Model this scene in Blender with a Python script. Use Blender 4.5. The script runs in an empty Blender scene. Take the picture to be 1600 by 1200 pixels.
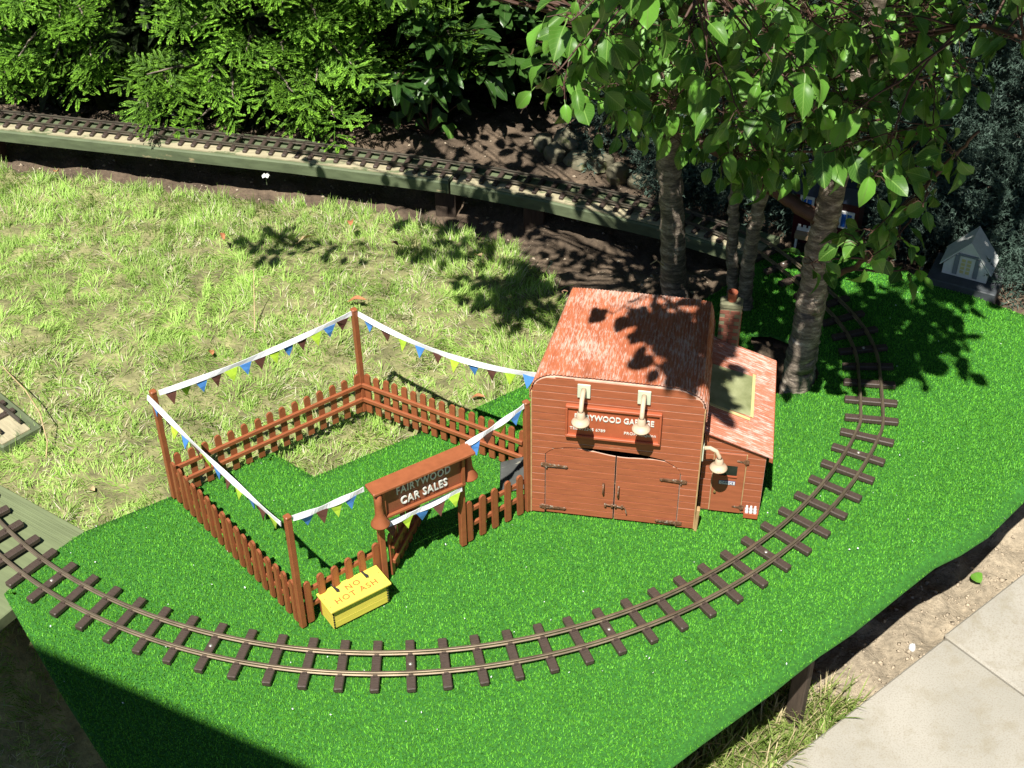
import bpy, math, random
import numpy as np
from mathutils import Vector, Matrix, Quaternion

rng = np.random.default_rng(7)
random.seed(7)
R = math.radians
S = bpy.context.scene
COL = S.collection

# ------------------------------------------------------------------ camera, sky, sun, exposure
F_PX, PITCH, ROLL, CAM_H = 2200.0, R(39.3), R(-0.6), 1.35
_fw = np.array([0, math.cos(PITCH), -math.sin(PITCH)])
_x0 = np.array([1.0, 0, 0]); _u0 = np.cross(_x0, _fw)
_X = math.cos(ROLL) * _x0 + math.sin(ROLL) * _u0
_U = -math.sin(ROLL) * _x0 + math.cos(ROLL) * _u0
_C = np.array([0, 0, CAM_H])
cam_d = bpy.data.cameras.new('camera')
cam = bpy.data.objects.new('camera', cam_d); COL.objects.link(cam)
cam_d.lens = 36 * F_PX / 1600; cam_d.sensor_width = 36
cam_d.clip_start = 0.02; cam_d.clip_end = 200
m = Matrix.Identity(4)
for i in range(3):
    m[i][0], m[i][1], m[i][2], m[i][3] = _X[i], _U[i], -_fw[i], _C[i]
cam.matrix_world = m
S.camera = cam

SUN_AZ, SUN_EL = R(18), R(60)          # shadows fall towards +Y, a little to +X
SUN = np.array([-math.sin(SUN_AZ) * math.cos(SUN_EL), -math.cos(SUN_AZ) * math.cos(SUN_EL), math.sin(SUN_EL)])
W = bpy.data.worlds.new('World'); S.world = W; W.use_nodes = True
nt = W.node_tree
sky = nt.nodes.new('ShaderNodeTexSky'); sky.sky_type = 'NISHITA'; sky.sun_disc = False
sky.sun_elevation = SUN_EL; sky.sun_rotation = math.atan2(SUN[0], SUN[1])
sky.air_density = 0.9; sky.dust_density = 0.2; sky.ozone_density = 1.0
bg = nt.nodes['Background']; bg.inputs['Strength'].default_value = 0.05
nt.links.new(sky.outputs[0], bg.inputs['Color'])
sl = bpy.data.lights.new('sun', 'SUN'); sl.energy = 5.0; sl.angle = R(0.53); sl.color = (1.0, 0.955, 0.87)
so = bpy.data.objects.new('sun', sl); COL.objects.link(so)
so.rotation_euler = Vector(SUN).to_track_quat('Z', 'Y').to_euler()
S.view_settings.view_transform = 'Standard'; S.view_settings.look = 'None'
S.view_settings.exposure = 0.7; S.view_settings.gamma = 1.0
S.cycles.max_bounces = 5; S.cycles.diffuse_bounces = 2; S.cycles.glossy_bounces = 2; S.cycles.transmission_bounces = 2; S.cycles.transparent_max_bounces = 4
S.cycles.caustics_reflective = False; S.cycles.caustics_refractive = False

# ------------------------------------------------------------------ helpers
def ray(px, py): return (px - 800) / F_PX * _X - (py - 600) / F_PX * _U + _fw
def P(px, py, z=0.0):
    d = ray(px, py); return Vector(_C + d * (z - CAM_H) / d[2])
def PY(px, py, y):
    d = ray(px, py); return Vector(_C + d * (y / d[1]))
def QN(p):
    d = np.asarray(p, float) - _C
    z = d @ _fw
    return np.stack([800 + F_PX * (d @ _X) / z, 600 - F_PX * (d @ _U) / z, z], -1)

def tag(o, label=None, cat=None, group=None, kind=None):
    if label: o['label'] = label
    if cat: o['category'] = cat
    if group: o['group'] = group
    if kind or cat: o['kind'] = kind or 'thing'
    return o
def link(o, parent=None):
    COL.objects.link(o)
    if parent is not None: o.parent = parent
    return o
def empty(name, loc=(0, 0, 0), rz=0.0, label=None, cat=None, group=None):
    o = bpy.data.objects.new(name, None); o.empty_display_size = .02
    o.location = loc; o.rotation_euler = (0, 0, rz); link(o)
    return tag(o, label, cat, group)
class MB:
    def __init__(s): s.v = []; s.f = []
    def add(s, vs, fs):
        n = len(s.v); s.v += [tuple(v) for v in vs]; s.f += [tuple(i + n for i in f) for f in fs]; return s
    def box(s, x0, x1, y0, y1, z0, z1, b=0.0):
        if b <= 0:
            v = [(x, y, z) for x in (x0, x1) for y in (y0, y1) for z in (z0, z1)]
            return s.add(v, [(0, 1, 3, 2), (4, 6, 7, 5), (0, 4, 5, 1), (2, 3, 7, 6), (0, 2, 6, 4), (1, 5, 7, 3)])
        prof = [(x0 + b, y0), (x1 - b, y0), (x1, y0 + b), (x1, y1 - b), (x1 - b, y1), (x0 + b, y1), (x0, y1 - b), (x0, y0 + b)]
        cx, cy = (x0 + x1) / 2, (y0 + y1) / 2
        ins = [(x + (b if x < cx else -b), y + (b if y < cy else -b)) for x, y in prof]
        rings = [[(x, y, z0) for x, y in prof], [(x, y, z1 - b) for x, y in prof], [(x, y, z1) for x, y in ins]]
        n = len(s.v)
        for r in rings: s.v += r
        for k in range(2):
            for i in range(8):
                j = (i + 1) % 8; s.f.append((n + k * 8 + i, n + k * 8 + j, n + k * 8 + 8 + j, n + k * 8 + 8 + i))
        s.f.append(tuple(n + 16 + i for i in range(8))); s.f.append(tuple(n + i for i in reversed(range(8))))
        return s
    def prism(s, poly, axis, a, c):
        """poly: 2D points; extruded along axis ('y' -> (u,z) poly, 'z' -> (x,y) poly, 'x' -> (y,z) poly) from a to c"""
        def p3(p, t):
            return {'y': (p[0], t, p[1]), 'z': (p[0], p[1], t), 'x': (t, p[0], p[1])}[axis]
        n = len(poly)
        vs = [p3(p, a) for p in poly] + [p3(p, c) for p in poly]
        fs = [(i, (i + 1) % n, n + (i + 1) % n, n + i) for i in range(n)] + [tuple(reversed(range(n))), tuple(range(n, 2 * n))]
        return s.add(vs, fs)
    def tube(s, path, rad, n=8, caps=True):
        path = [Vector(p) for p in path]
        if not hasattr(rad, '__len__'): rad = [rad] * len(path)
        base = len(s.v); up = Vector((0.13, 0.31, 1)).normalized(); prev = None
        for i, p in enumerate(path):
            t = (path[min(i + 1, len(path) - 1)] - path[max(i - 1, 0)]).normalized()
            if prev is None:
                a = t.orthogonal().normalized()
            else:
                a = (prev - t * prev.dot(t)).normalized()
            prev = a; b = t.cross(a)
            for k in range(n):
                w = 2 * math.pi * k / n
                s.v.append(tuple(p + (a * math.cos(w) + b * math.sin(w)) * rad[i]))
        for i in range(len(path) - 1):
            for k in range(n):
                j = (k + 1) % n
                s.f.append((base + i * n + k, base + i * n + j, base + (i + 1) * n + j, base + (i + 1) * n + k))
        if caps:
            s.f.append(tuple(base + k for k in reversed(range(n))))
            s.f.append(tuple(base + (len(path) - 1) * n + k for k in range(n)))
        return s
    def lathe(s, prof, n=16, c=(0, 0, 0)):
        base = len(s.v)
        for r, z in prof:
            for k in range(n):
                w = 2 * math.pi * k / n
                s.v.append((c[0] + r * math.cos(w), c[1] + r * math.sin(w), c[2] + z))
        for i in range(len(prof) - 1):
            for k in range(n):
                j = (k + 1) % n
                s.f.append((base + i * n + k, base + i * n + j, base + (i + 1) * n + j, base + (i + 1) * n + k))
        return s
    def mesh(s, name, mat, smooth=False):
        me = bpy.data.meshes.new(name); me.from_pydata(s.v, [], s.f)
        if mat: me.materials.append(mat)
        if smooth: me.polygons.foreach_set('use_smooth', [True] * len(me.polygons))
        return me
    def build(s, name, mat, parent=None, smooth=False, loc=None, rot=None):
        o = bpy.data.objects.new(name, s.mesh(name, mat, smooth)); link(o, parent)
        if loc is not None: o.location = loc
        if rot is not None: o.rotation_euler = rot
        return o
def inst(name, me, parent=None, loc=(0, 0, 0), rot=(0, 0, 0), scale=None, mat4=None):
    o = bpy.data.objects.new(name, me); link(o, parent)
    if mat4 is not None: o.matrix_local = mat4
    else:
        o.location = loc; o.rotation_euler = rot
        if scale is not None: o.scale = scale
    return o
def np_mesh(name, v, tris, mat, cols=None, uv=None, smooth=False):
    me = bpy.data.meshes.new(name); v = np.asarray(v, np.float32); tris = np.asarray(tris, np.int32)
    k = tris.shape[1]
    me.vertices.add(len(v)); me.vertices.foreach_set('co', v.ravel())
    me.loops.add(tris.size); me.loops.foreach_set('vertex_index', tris.ravel())
    me.polygons.add(len(tris)); me.polygons.foreach_set('loop_start', np.arange(0, tris.size, k, dtype=np.int32))
    if cols is not None:
        a = me.color_attributes.new('col', 'FLOAT_COLOR', 'POINT')
        c4 = np.ones((len(v), 4), np.float32); c4[:, :3] = cols; a.data.foreach_set('color', c4.ravel())
    if uv is not None:
        l = me.uv_layers.new(name='UVMap'); l.data.foreach_set('uv', np.asarray(uv, np.float32)[tris.ravel()].ravel())
    me.update(calc_edges=True); me.validate()
    if smooth: me.polygons.foreach_set('use_smooth', [True] * len(me.polygons))
    me.materials.append(mat)
    return me
def np_obj(name, me, parent=None):
    o = bpy.data.objects.new(name, me); return link(o, parent)

def vnoise(x, y, sc, seed=0):
    x = np.asarray(x, float) / sc; y = np.asarray(y, float) / sc
    xi = np.floor(x).astype(int); yi = np.floor(y).astype(int); fx = x - xi; fy = y - yi
    fx = fx * fx * (3 - 2 * fx); fy = fy * fy * (3 - 2 * fy)
    def h(a, b):
        n = (a * 374761393 + b * 668265263 + seed * 1442695041) & 0x7fffffff
        n = ((n ^ (n >> 13)) * 1274126177) & 0x7fffffff
        return ((n ^ (n >> 16)) & 0xffff) / 65535.0
    return (h(xi, yi) * (1 - fx) + h(xi + 1, yi) * fx) * (1 - fy) + (h(xi, yi + 1) * (1 - fx) + h(xi + 1, yi + 1) * fx) * fy
def sstep(a, b, x):
    t = np.clip((np.asarray(x, float) - a) / (b - a), 0, 1); return t * t * (3 - 2 * t)
def in_poly(x, y, poly):
    x = np.asarray(x); y = np.asarray(y); r = np.zeros(x.shape, bool); n = len(poly)
    for i in range(n):
        x0, y0 = poly[i]; x1, y1 = poly[(i + 1) % n]
        if y0 == y1: continue
        c = ((y0 > y) != (y1 > y)) & (x < (x1 - x0) * (y - y0) / (y1 - y0) + x0); r ^= c
    return r

# ------------------------------------------------------------------ materials
def lk(t, a, b): t.links.new(a, b)
def new_mat(name):
    M = bpy.data.materials.new(name); M.use_nodes = True
    return M, M.node_tree, M.node_tree.nodes['Principled BSDF']
def ramp(t, fac, stops):
    r = t.nodes.new('ShaderNodeValToRGB'); e = r.color_ramp.elements
    while len(e) < len(stops): e.new(0.5)
    for k, (p, c) in enumerate(stops): e[k].position = p; e[k].color = (*c, 1)
    lk(t, fac, r.inputs[0]); return r.outputs[0]
def noise(t, sc, detail=3, stretch=None, coord='Object', rough=.55):
    tc = t.nodes.new('ShaderNodeTexCoord'); mp = t.nodes.new('ShaderNodeMapping')
    if stretch: mp.inputs['Scale'].default_value = stretch
    lk(t, tc.outputs[coord], mp.inputs[0])
    n = t.nodes.new('ShaderNodeTexNoise'); n.inputs['Scale'].default_value = sc; n.inputs['Detail'].default_value = detail
    n.inputs['Roughness'].default_value = rough
    lk(t, mp.outputs[0], n.inputs['Vector']); return n.outputs[0]
def mixc(t, fac, a, b):
    m = t.nodes.new('ShaderNodeMix'); m.data_type = 'RGBA'
    lk(t, fac, m.inputs[0])
    for s, v in ((6, a), (7, b)):
        if isinstance(v, tuple): m.inputs[s].default_value = (*v, 1)
        else: lk(t, v, m.inputs[s])
    return m.outputs[2]
def bump(t, b, h, strength, dist=.002):
    n = t.nodes.new('ShaderNodeBump'); n.inputs['Strength'].default_value = strength; n.inputs['Distance'].default_value = dist
    lk(t, h, n.inputs['Height']); lk(t, n.outputs[0], b.inputs['Normal'])
def mat(name, c, rough=.6, var=.18, sc=60, stretch=None, wear=None, wear_c=None, wear_sc=40, wear_st=None, bmp=.2, bd=.001, metal=0, spec=.4):
    M, t, b = new_mat(name)
    b.inputs['Roughness'].default_value = rough; b.inputs['Metallic'].default_value = metal
    b.inputs['Specular IOR Level'].default_value = spec
    n = noise(t, sc, 4, stretch)
    lo = tuple(max(0, x * (1 - var)) for x in c); hi = tuple(min(1, x * (1 + var)) for x in c)
    col = ramp(t, n, [(.3, lo), (.7, hi)])
    if wear is not None:
        w = noise(t, wear_sc, 5, wear_st, rough=.7)
        f = ramp(t, w, [(wear, (0, 0, 0)), (min(1, wear + .06), (1, 1, 1))])
        col = mixc(t, f, col, wear_c)
    lk(t, col, b.inputs['Base Color'])
    if bmp: bump(t, b, n, bmp, bd)
    return M
def attr_mat(name, rough=.5, spec=.3, trans=.0, gloss_var=False):
    M, t, b = new_mat(name)
    a = t.nodes.new('ShaderNodeAttribute'); a.attribute_name = 'col'
    lk(t, a.outputs['Color'], b.inputs['Base Color'])
    b.inputs['Roughness'].default_value = rough; b.inputs['Specular IOR Level'].default_value = spec
    if trans:
        tr = t.nodes.new('ShaderNodeBsdfTranslucent'); lk(t, a.outputs['Color'], tr.inputs[0])
        mx = t.nodes.new('ShaderNodeMixShader'); mx.inputs[0].default_value = trans
        lk(t, b.outputs[0], mx.inputs[1]); lk(t, tr.outputs[0], mx.inputs[2])
        lk(t, mx.outputs[0], t.nodes['Material Output'].inputs[0])
    return M

M_fence = mat('fence_brown_paint', (.31, .098, .04), .45, .12, 90, bmp=.12)
M_fence_dk = mat('sign_board_brown', (.24, .08, .038), .5, .12, 70, bmp=.1)
M_gar = mat('garage_red_brown_paint', (.36, .108, .048), .6, .14, 35, (1, 1, 6), wear=.68, wear_c=(.44, .23, .12), wear_sc=14, wear_st=(1, 1, 7), bmp=.25)
M_gar_edge = mat('bare_timber_edge', (.44, .28, .13), .75, .25, 60, bmp=.3)
M_groove = mat('scored_line_timber', (.62, .42, .32), .8, .25, 60, bmp=0)
def roof_mat(name, st, lo, hi, chalk):
    M, t, b = new_mat(name)
    broad = noise(t, 13, 5, rough=.65); fine = noise(t, 34, 5, st, rough=.75); mid = noise(t, 22, 4, tuple(x * .35 for x in st))
    c = ramp(t, mid, [(.3, lo), (.7, hi)])
    ad = t.nodes.new('ShaderNodeMath'); ad.operation = 'MULTIPLY_ADD'; ad.inputs[1].default_value = .55; lk(t, broad, ad.inputs[0]); lk(t, fine, ad.inputs[2])
    f = ramp(t, ad.outputs[0], [(.75, (0, 0, 0)), (.87, (.75, .75, .75)), (.95, (1, 1, 1))])
    c = mixc(t, f, c, chalk)
    d = ramp(t, noise(t, 9, 6, rough=.7), [(.55, (0, 0, 0)), (.75, (.45, .45, .45))]); c = mixc(t, d, c, (.2, .09, .06))
    lk(t, c, b.inputs['Base Color']); b.inputs['Roughness'].default_value = .65; bump(t, b, fine, .25, .001)
    return M
M_roof = roof_mat('worn_red_roof_paint', (12, 2.2, 12), (.38, .105, .045), (.52, .165, .075), (.66, .46, .38))
M_roof2 = roof_mat('worn_red_leanto_paint', (1.6, 10, 1.6), (.42, .13, .07), (.53, .19, .11), (.64, .46, .4))
M_signred = mat('sign_red_orange', (.42, .105, .045), .55, .15, 50, bmp=.1)
M_cream = mat('cream_paint', (.62, .47, .33), .5, .1, 80, wear=.62, wear_c=(.56, .3, .18), wear_sc=90, bmp=.1)
M_mint = mat('pale_mint_plate', (.6, .66, .5), .6, .08, 60, bmp=.1)
M_white = mat('white_plastic', (.74, .74, .73), .5, .05, 60, bmp=0)
M_letter = mat('white_letter', (.72, .72, .66), .5, .05, 60, bmp=0)
M_rust = mat('rusty_iron', (.2, .1, .055), .65, .5, 200, wear=.55, wear_c=(.4, .36, .3), wear_sc=160, bmp=.4, metal=.3)
M_black = mat('black_iron', (.03, .03, .03), .5, .2, 80)
M_brass = mat('brass_knob', (.5, .33, .14), .35, .2, 80, metal=.6)
M_yellow = mat('yellow_paint', (.80, .66, .10), .5, .07, 40, (1, 1, 5), wear=.72, wear_c=(.5, .36, .06), wear_sc=60, bmp=.2)
M_redtxt = mat('faded_red_lettering', (.62, .12, .03), .7, .3, 200, bmp=0)
M_blue = mat('blue_print', (.03, .06, .2), .5, .05, 40, bmp=0)
M_sleeper = mat('brown_plastic_sleeper', (.07, .05, .04), .5, .25, 160, (1, 5, 1), bmp=.5, spec=.4)
M_rail = mat('brown_brass_rail', (.34, .27, .19), .38, .25, 40, metal=.75, bmp=.05)
M_rail_old = mat('dull_grey_rail', (.16, .14, .11), .4, .3, 40, metal=.6, bmp=.05)
M_screw = mat('zinc_screw', (.5, .47, .4), .35, .15, 200, metal=.7, bmp=0)
M_beam = mat('green_preserved_timber', (.12, .15, .08), .7, .22, 12, (1, 8, 8), wear=.63, wear_c=(.36, .3, .17), wear_sc=9, wear_st=(1, 5, 5), bmp=.5)
M_beamtop = mat('sandy_bleached_timber', (.4, .355, .23), .85, .2, 30, (1, 6, 6), wear=.54, wear_c=(.15, .18, .09), wear_sc=16, wear_st=(1, 3, 3), bmp=.5)
M_plank = mat('pale_green_deck_board', (.165, .2, .1), .7, .14, 14, (1, 10, 10), bmp=.35)
M_ply = mat('dark_plywood', (.12, .08, .05), .8, .3, 30)
M_leg = mat('grey_brown_post', (.07, .05, .036), .8, .3, 30, (8, 8, 1), bmp=.4)
M_matbase = mat('turf_backing_green', (.032, .15, .018), .9, .3, 200)
M_slate = mat('slate_board', (.09, .095, .09), .7, .4, 30, (1, 6, 1), wear=.6, wear_c=(.4, .38, .3), wear_sc=25, wear_st=(1, 1, 9), bmp=.4)
M_brick = mat('old_brick', (.26, .1, .065), .8, .35, 120, bmp=.5)
M_mortar = mat('mossy_mortar', (.2, .2, .12), .9, .3, 90, bmp=.4)
M_pot = mat('terracotta', (.36, .1, .05), .7, .2, 60)
M_glassdk = mat('dark_pane', (.02, .028, .02), .15, .4, 40, bmp=0, spec=.6)
M_bwhite = mat('cottage_white', (.66, .68, .66), .6, .08, 60)
M_bgrey = mat('cottage_grey', (.2, .23, .26), .6, .12, 60)
M_toyred = mat('toy_red', (.07, .012, .016), .4, .1, 60, bmp=0)
M_toyblue = mat('toy_blue', (.02, .1, .42), .35, .1, 60, bmp=0)
M_toynavy = mat('toy_navy', (.03, .04, .07), .5, .1, 60, bmp=0)
M_toytan = mat('toy_tan', (.32, .22, .13), .6, .15, 60)
M_lightyel = mat('pale_yellow_pane', (.6, .55, .25), .4, .1, 80, bmp=0)
M_flag = {'blue': mat('blue_felt', (.08, .27, .68), .9, .1, 200), 'brown': mat('brown_felt', (.13, .05, .035), .9, .1, 200), 'lime': mat('lime_felt', (.44, .66, .05), .9, .1, 200)}
M_tape = mat('white_ribbon', (.76, .77, .8), .7, .05, 100, bmp=.1)
M_petal = mat('white_petal', (.8, .8, .76), .6, .05, 60, bmp=0)
M_deadleaf = mat('dead_leaf', (.42, .17, .075), .7, .3, 90, bmp=.3)
M_paleleaf = mat('pale_dead_leaf', (.5, .38, .2), .7, .3, 90, bmp=.3)
M_stone = mat('mossy_stone', (.19, .175, .115), .9, .35, 40, wear=.55, wear_c=(.16, .18, .07), wear_sc=30, bmp=.6)
M_clod = mat('dry_soil_clod', (.42, .345, .25), .95, .3, 60, bmp=.6)

def slab_mat():
    M, t, b = new_mat('concrete_paving')
    n1 = noise(t, 5, 5); n2 = noise(t, 420, 3); n3 = noise(t, 25, 6, rough=.7)
    c = ramp(t, n1, [(.3, (.30, .285, .24)), (.7, (.41, .385, .33))])
    c = mixc(t, ramp(t, n3, [(.5, (0, 0, 0)), (.7, (.6, .6, .6))]), c, (.27, .235, .16))
    c = mixc(t, ramp(t, n2, [(.35, (.45, .45, .45)), (.5, (0, 0, 0))]), c, (.25, .21, .16))
    lk(t, c, b.inputs['Base Color']); b.inputs['Roughness'].default_value = .9
    bump(t, b, n2, .35, .001); return M
M_slab = slab_mat()
def soil_mat():
    M, t, b = new_mat('ground_soil')
    a = t.nodes.new('ShaderNodeAttribute'); a.attribute_name = 'col'
    n = noise(t, 90, 6, rough=.7); n2 = noise(t, 14, 4)
    f = ramp(t, n, [(.3, (.55, .55, .55)), (.7, (1.25, 1.25, 1.25))])
    f2 = ramp(t, n2, [(.3, (.8, .8, .8)), (.7, (1.1, 1.1, 1.1))])
    def mul(x, y):
        m = t.nodes.new('ShaderNodeMix'); m.data_type = 'RGBA'; m.blend_type = 'MULTIPLY'; m.inputs[0].default_value = 1
        lk(t, x, m.inputs[6]); lk(t, y, m.inputs[7]); return m.outputs[2]
    lk(t, mul(mul(a.outputs['Color'], f), f2), b.inputs['Base Color']); b.inputs['Roughness'].default_value = .95
    vo = t.nodes.new('ShaderNodeTexVoronoi'); vo.feature = 'DISTANCE_TO_EDGE'; vo.inputs['Scale'].default_value = 45
    tc = t.nodes.new('ShaderNodeTexCoord'); lk(t, tc.outputs['Object'], vo.inputs['Vector'])
    ad = t.nodes.new('ShaderNodeMath'); ad.operation = 'ADD'; mn = t.nodes.new('ShaderNodeMath'); mn.operation = 'MINIMUM'; mn.inputs[1].default_value = .12
    lk(t, vo.outputs[0], mn.inputs[0]); lk(t, mn.outputs[0], ad.inputs[0]); lk(t, n, ad.inputs[1])
    bump(t, b, ad.outputs[0], .9, .006); return M
M_soil = soil_mat()
def bark_mat():
    M, t, b = new_mat('ringed_cherry_bark')
    n1 = noise(t, 26, 6, (1.3, 1.3, 4.2), rough=.8); n2 = noise(t, 14, 4)
    c = ramp(t, n1, [(.34, (.06, .05, .04)), (.47, (.17, .135, .105)), (.56, (.34, .28, .215)), (.66, (.64, .57, .47))])
    c = mixc(t, ramp(t, n2, [(.55, (0, 0, 0)), (.75, (.45, .45, .45))]), c, (.13, .13, .07))
    lk(t, c, b.inputs['Base Color']); b.inputs['Roughness'].default_value = .75
    bump(t, b, n1, .9, .004); return M
M_bark = bark_mat()
M_twig = mat('red_brown_twig', (.075, .038, .026), .6, .3, 60, bmp=.3)
def leaf_mat(name, lo, hi, vein, rough, trans=.22):
    M, t, b = new_mat(name)
    uv = t.nodes.new('ShaderNodeUVMap'); sp = t.nodes.new('ShaderNodeSeparateXYZ'); lk(t, uv.outputs[0], sp.inputs[0])
    def mth(op, x, y=None):
        n = t.nodes.new('ShaderNodeMath'); n.operation = op
        for k, v in enumerate((x, y)):
            if v is None: continue
            if isinstance(v, (int, float)): n.inputs[k].default_value = v
            else: lk(t, v, n.inputs[k])
        return n.outputs[0]
    au = mth('ABSOLUTE', mth('SUBTRACT', sp.outputs[0], .5))
    s = mth('ABSOLUTE', mth('SINE', mth('MULTIPLY', mth('SUBTRACT', sp.outputs[1], mth('MULTIPLY', au, .75)), 24.0)))
    side = mth('LESS_THAN', s, .17); mid = mth('LESS_THAN', au, .028)
    v = mth('MAXIMUM', mth('MULTIPLY', side, .55), mid)
    oi = t.nodes.new('ShaderNodeObjectInfo'); at = t.nodes.new('ShaderNodeAttribute'); at.attribute_name = 'rnd'
    rnd = mth('FRACT', mth('ADD', oi.outputs['Random'], at.outputs['Fac']))
    c = ramp(t, rnd, [(0, lo), (.8, hi), (1, tuple(min(1, x * 1.35) for x in hi))])
    n = noise(t, 160, 3, coord='Object')
    c = mixc(t, ramp(t, n, [(.6, (0, 0, 0)), (.78, (.5, .5, .5))]), c, tuple(x * 1.5 for x in vein))
    c = mixc(t, v, c, vein)
    lk(t, c, b.inputs['Base Color']); b.inputs['Roughness'].default_value = rough; b.inputs['Specular IOR Level'].default_value = .36
    inv = mth('SUBTRACT', 1.0, v); bump(t, b, inv, .5, .0015)
    tr = t.nodes.new('ShaderNodeBsdfTranslucent')
    hs = t.nodes.new('ShaderNodeHueSaturation'); hs.inputs['Hue'].default_value = .475; hs.inputs['Value'].default_value = 1.6; lk(t, c, hs.inputs['Color']); lk(t, hs.outputs[0], tr.inputs[0])
    mx = t.nodes.new('ShaderNodeMixShader'); mx.inputs[0].default_value = trans
    lk(t, b.outputs[0], mx.inputs[1]); lk(t, tr.outputs[0], mx.inputs[2]); lk(t, mx.outputs[0], t.nodes['Material Output'].inputs[0])
    return M
M_leaf = leaf_mat('plum_leaf', (.035, .1, .013), (.105, .26, .03), (.15, .28, .055), .42, .12)
M_laurel = leaf_mat('laurel_leaf', (.022, .065, .014), (.05, .12, .022), (.07, .13, .04), .28, .12)
M_turf = attr_mat('turf_pile', .5, .22)
M_grass = attr_mat('lawn_blades', .6, .25, .25)
M_conifer = attr_mat('conifer_scales', .55, .25, .2)
M_glint = mat('turf_glint_fleck', (.8, .85, .85), .4, .05, 60, bmp=0)  # white colour in place of sparkle on the blades

# ------------------------------------------------------------------ the ground
def front_d(x, y): return (np.asarray(x) - .17) * -.63 + (np.asarray(y) - .96) * .775
GZ = -.22
LAWN_BACK = [(-3, 2.9), (-.992, 2.403), (-.601, 2.30), (-.233, 2.225), (-.113, 2.168), (.0, 2.10), (.05, 2.0), (.09, 1.9), (.10, 1.55)]
def lawn_mask(x, y):
    x = np.asarray(x, float); y = np.asarray(y, float)
    n = (vnoise(x, y, .05, 3) - .5) * .05
    bx = [p[0] for p in LAWN_BACK]; by = [p[1] for p in LAWN_BACK]
    back = np.interp(x, bx, by) + n
    a = (y < back) & (x + n < .10) & ~((x > -.05) & (y < 1.3))
    tuft = in_poly(x + n, y + n, [tuple(P(*p, GZ + .01)[:2]) for p in ((700, 1290), (960, 1160), (1180, 1060), (1330, 1080), (1350, 1105), (1230, 1190), (1100, 1300))])
    return a | tuft
def ground_z(x, y):
    f = np.maximum(sstep(.5, .3, front_d(x, y)) * sstep(-.1, .15, x) * sstep(1.9, 1.5, y), sstep(1.36, 1.05, y))
    z = -.02 - .035 * sstep(1.75, 2.3, y)
    e = np.asarray(y) - np.interp(x, [p[0] for p in LAWN_BACK[:7]], [p[1] for p in LAWN_BACK[:7]])     # past the lawn's cut edge lies a trench
    z = z - .047 * sstep(-.004, .016, e) * (1 - .75 * sstep(.08, .26, e))
    return z * (1 - f) + GZ * f + (vnoise(x, y, .3, 5) - .5) * .012
def soil_lump(x, y):
    return ((vnoise(x, y, .035, 1) - .5) * .016 + (vnoise(x, y, .013, 2) - .5) * .009) * np.where(front_d(x, y) < .05, .8, 1.0)
def build_ground():
    xs = np.concatenate([np.linspace(-7, -1.3, 12)[:-1], np.arange(-1.3, 1.3, .008), np.linspace(1.3, 7, 12)])
    ys = np.concatenate([np.linspace(-5, .7, 12)[:-1], np.arange(.7, 3.1, .008), np.linspace(3.1, 12, 12)])
    X, Y = np.meshgrid(xs, ys); x = X.ravel(); y = Y.ravel()
    lm = lawn_mask(x, y)
    lump = soil_lump(x, y)
    z = ground_z(x, y) + np.where(lm, lump * .3, lump)
    n = vnoise(x, y, .06, 9)[:, None]; n2 = vnoise(x, y, .02, 10)[:, None]
    soil = np.array([.44, .365, .26]) * (.75 + .4 * n)
    bed = np.array([.15, .108, .072]) * (.7 + .5 * n)  # back bed coloured darker for its damp and shade
    soil = np.where((front_d(x, y) < .1)[:, None], soil, bed)
    thatch = np.array([.3, .29, .13]) * (.6 + .7 * n2)
    c = np.where(lm[:, None], thatch, soil)
    nx, ny = len(xs), len(ys)
    i = np.arange(ny - 1)[:, None] * nx + np.arange(nx - 1)[None, :]; i = i.ravel()
    me = np_mesh('ground', np.stack([x, y, z], 1), np.stack([i, i + 1, i + nx + 1, i + nx], 1), M_soil, c, smooth=True)
    tag(np_obj('ground', me), kind='structure')
build_ground()

def blades(base, hgt, wid, az, tilt, curve, segs, cols, tipmul=1.15):
    """strips of grass: each blade bends away along az"""
    n = len(base); d = np.stack([np.cos(az), np.sin(az), np.zeros(n)], 1); sd = np.stack([-np.sin(az), np.cos(az), np.zeros(n)], 1)
    V = []; Cc = []
    p = base.copy(); ang = tilt.copy()
    for k in range(segs + 1):
        w = wid * (1 - k / segs) ** .7
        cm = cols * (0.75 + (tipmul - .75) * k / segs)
        if k < segs:
            V += [p - sd * w[:, None] / 2, p + sd * w[:, None] / 2]; Cc += [cm, cm]
        else:
            V += [p]; Cc += [cm]
        p = p + (d * np.sin(ang)[:, None] + np.array([0, 0, 1.]) * np.cos(ang)[:, None]) * (hgt / segs)[:, None]
        ang = ang + curve / segs
    m = 2 * segs + 1
    V = np.stack(V, 1).reshape(-1, 3); Cc = np.stack(Cc, 1).reshape(-1, 3)
    o = np.arange(n)[:, None] * m; T = []
    for k in range(segs - 1):
        a = 2 * k; T += [o + np.array([[a, a + 1, a + 3]]), o + np.array([[a, a + 3, a + 2]])]
    a = 2 * (segs - 1); T += [o + np.array([[a, a + 1, a + 2]])]
    return V, np.concatenate(T, 0), Cc

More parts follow.
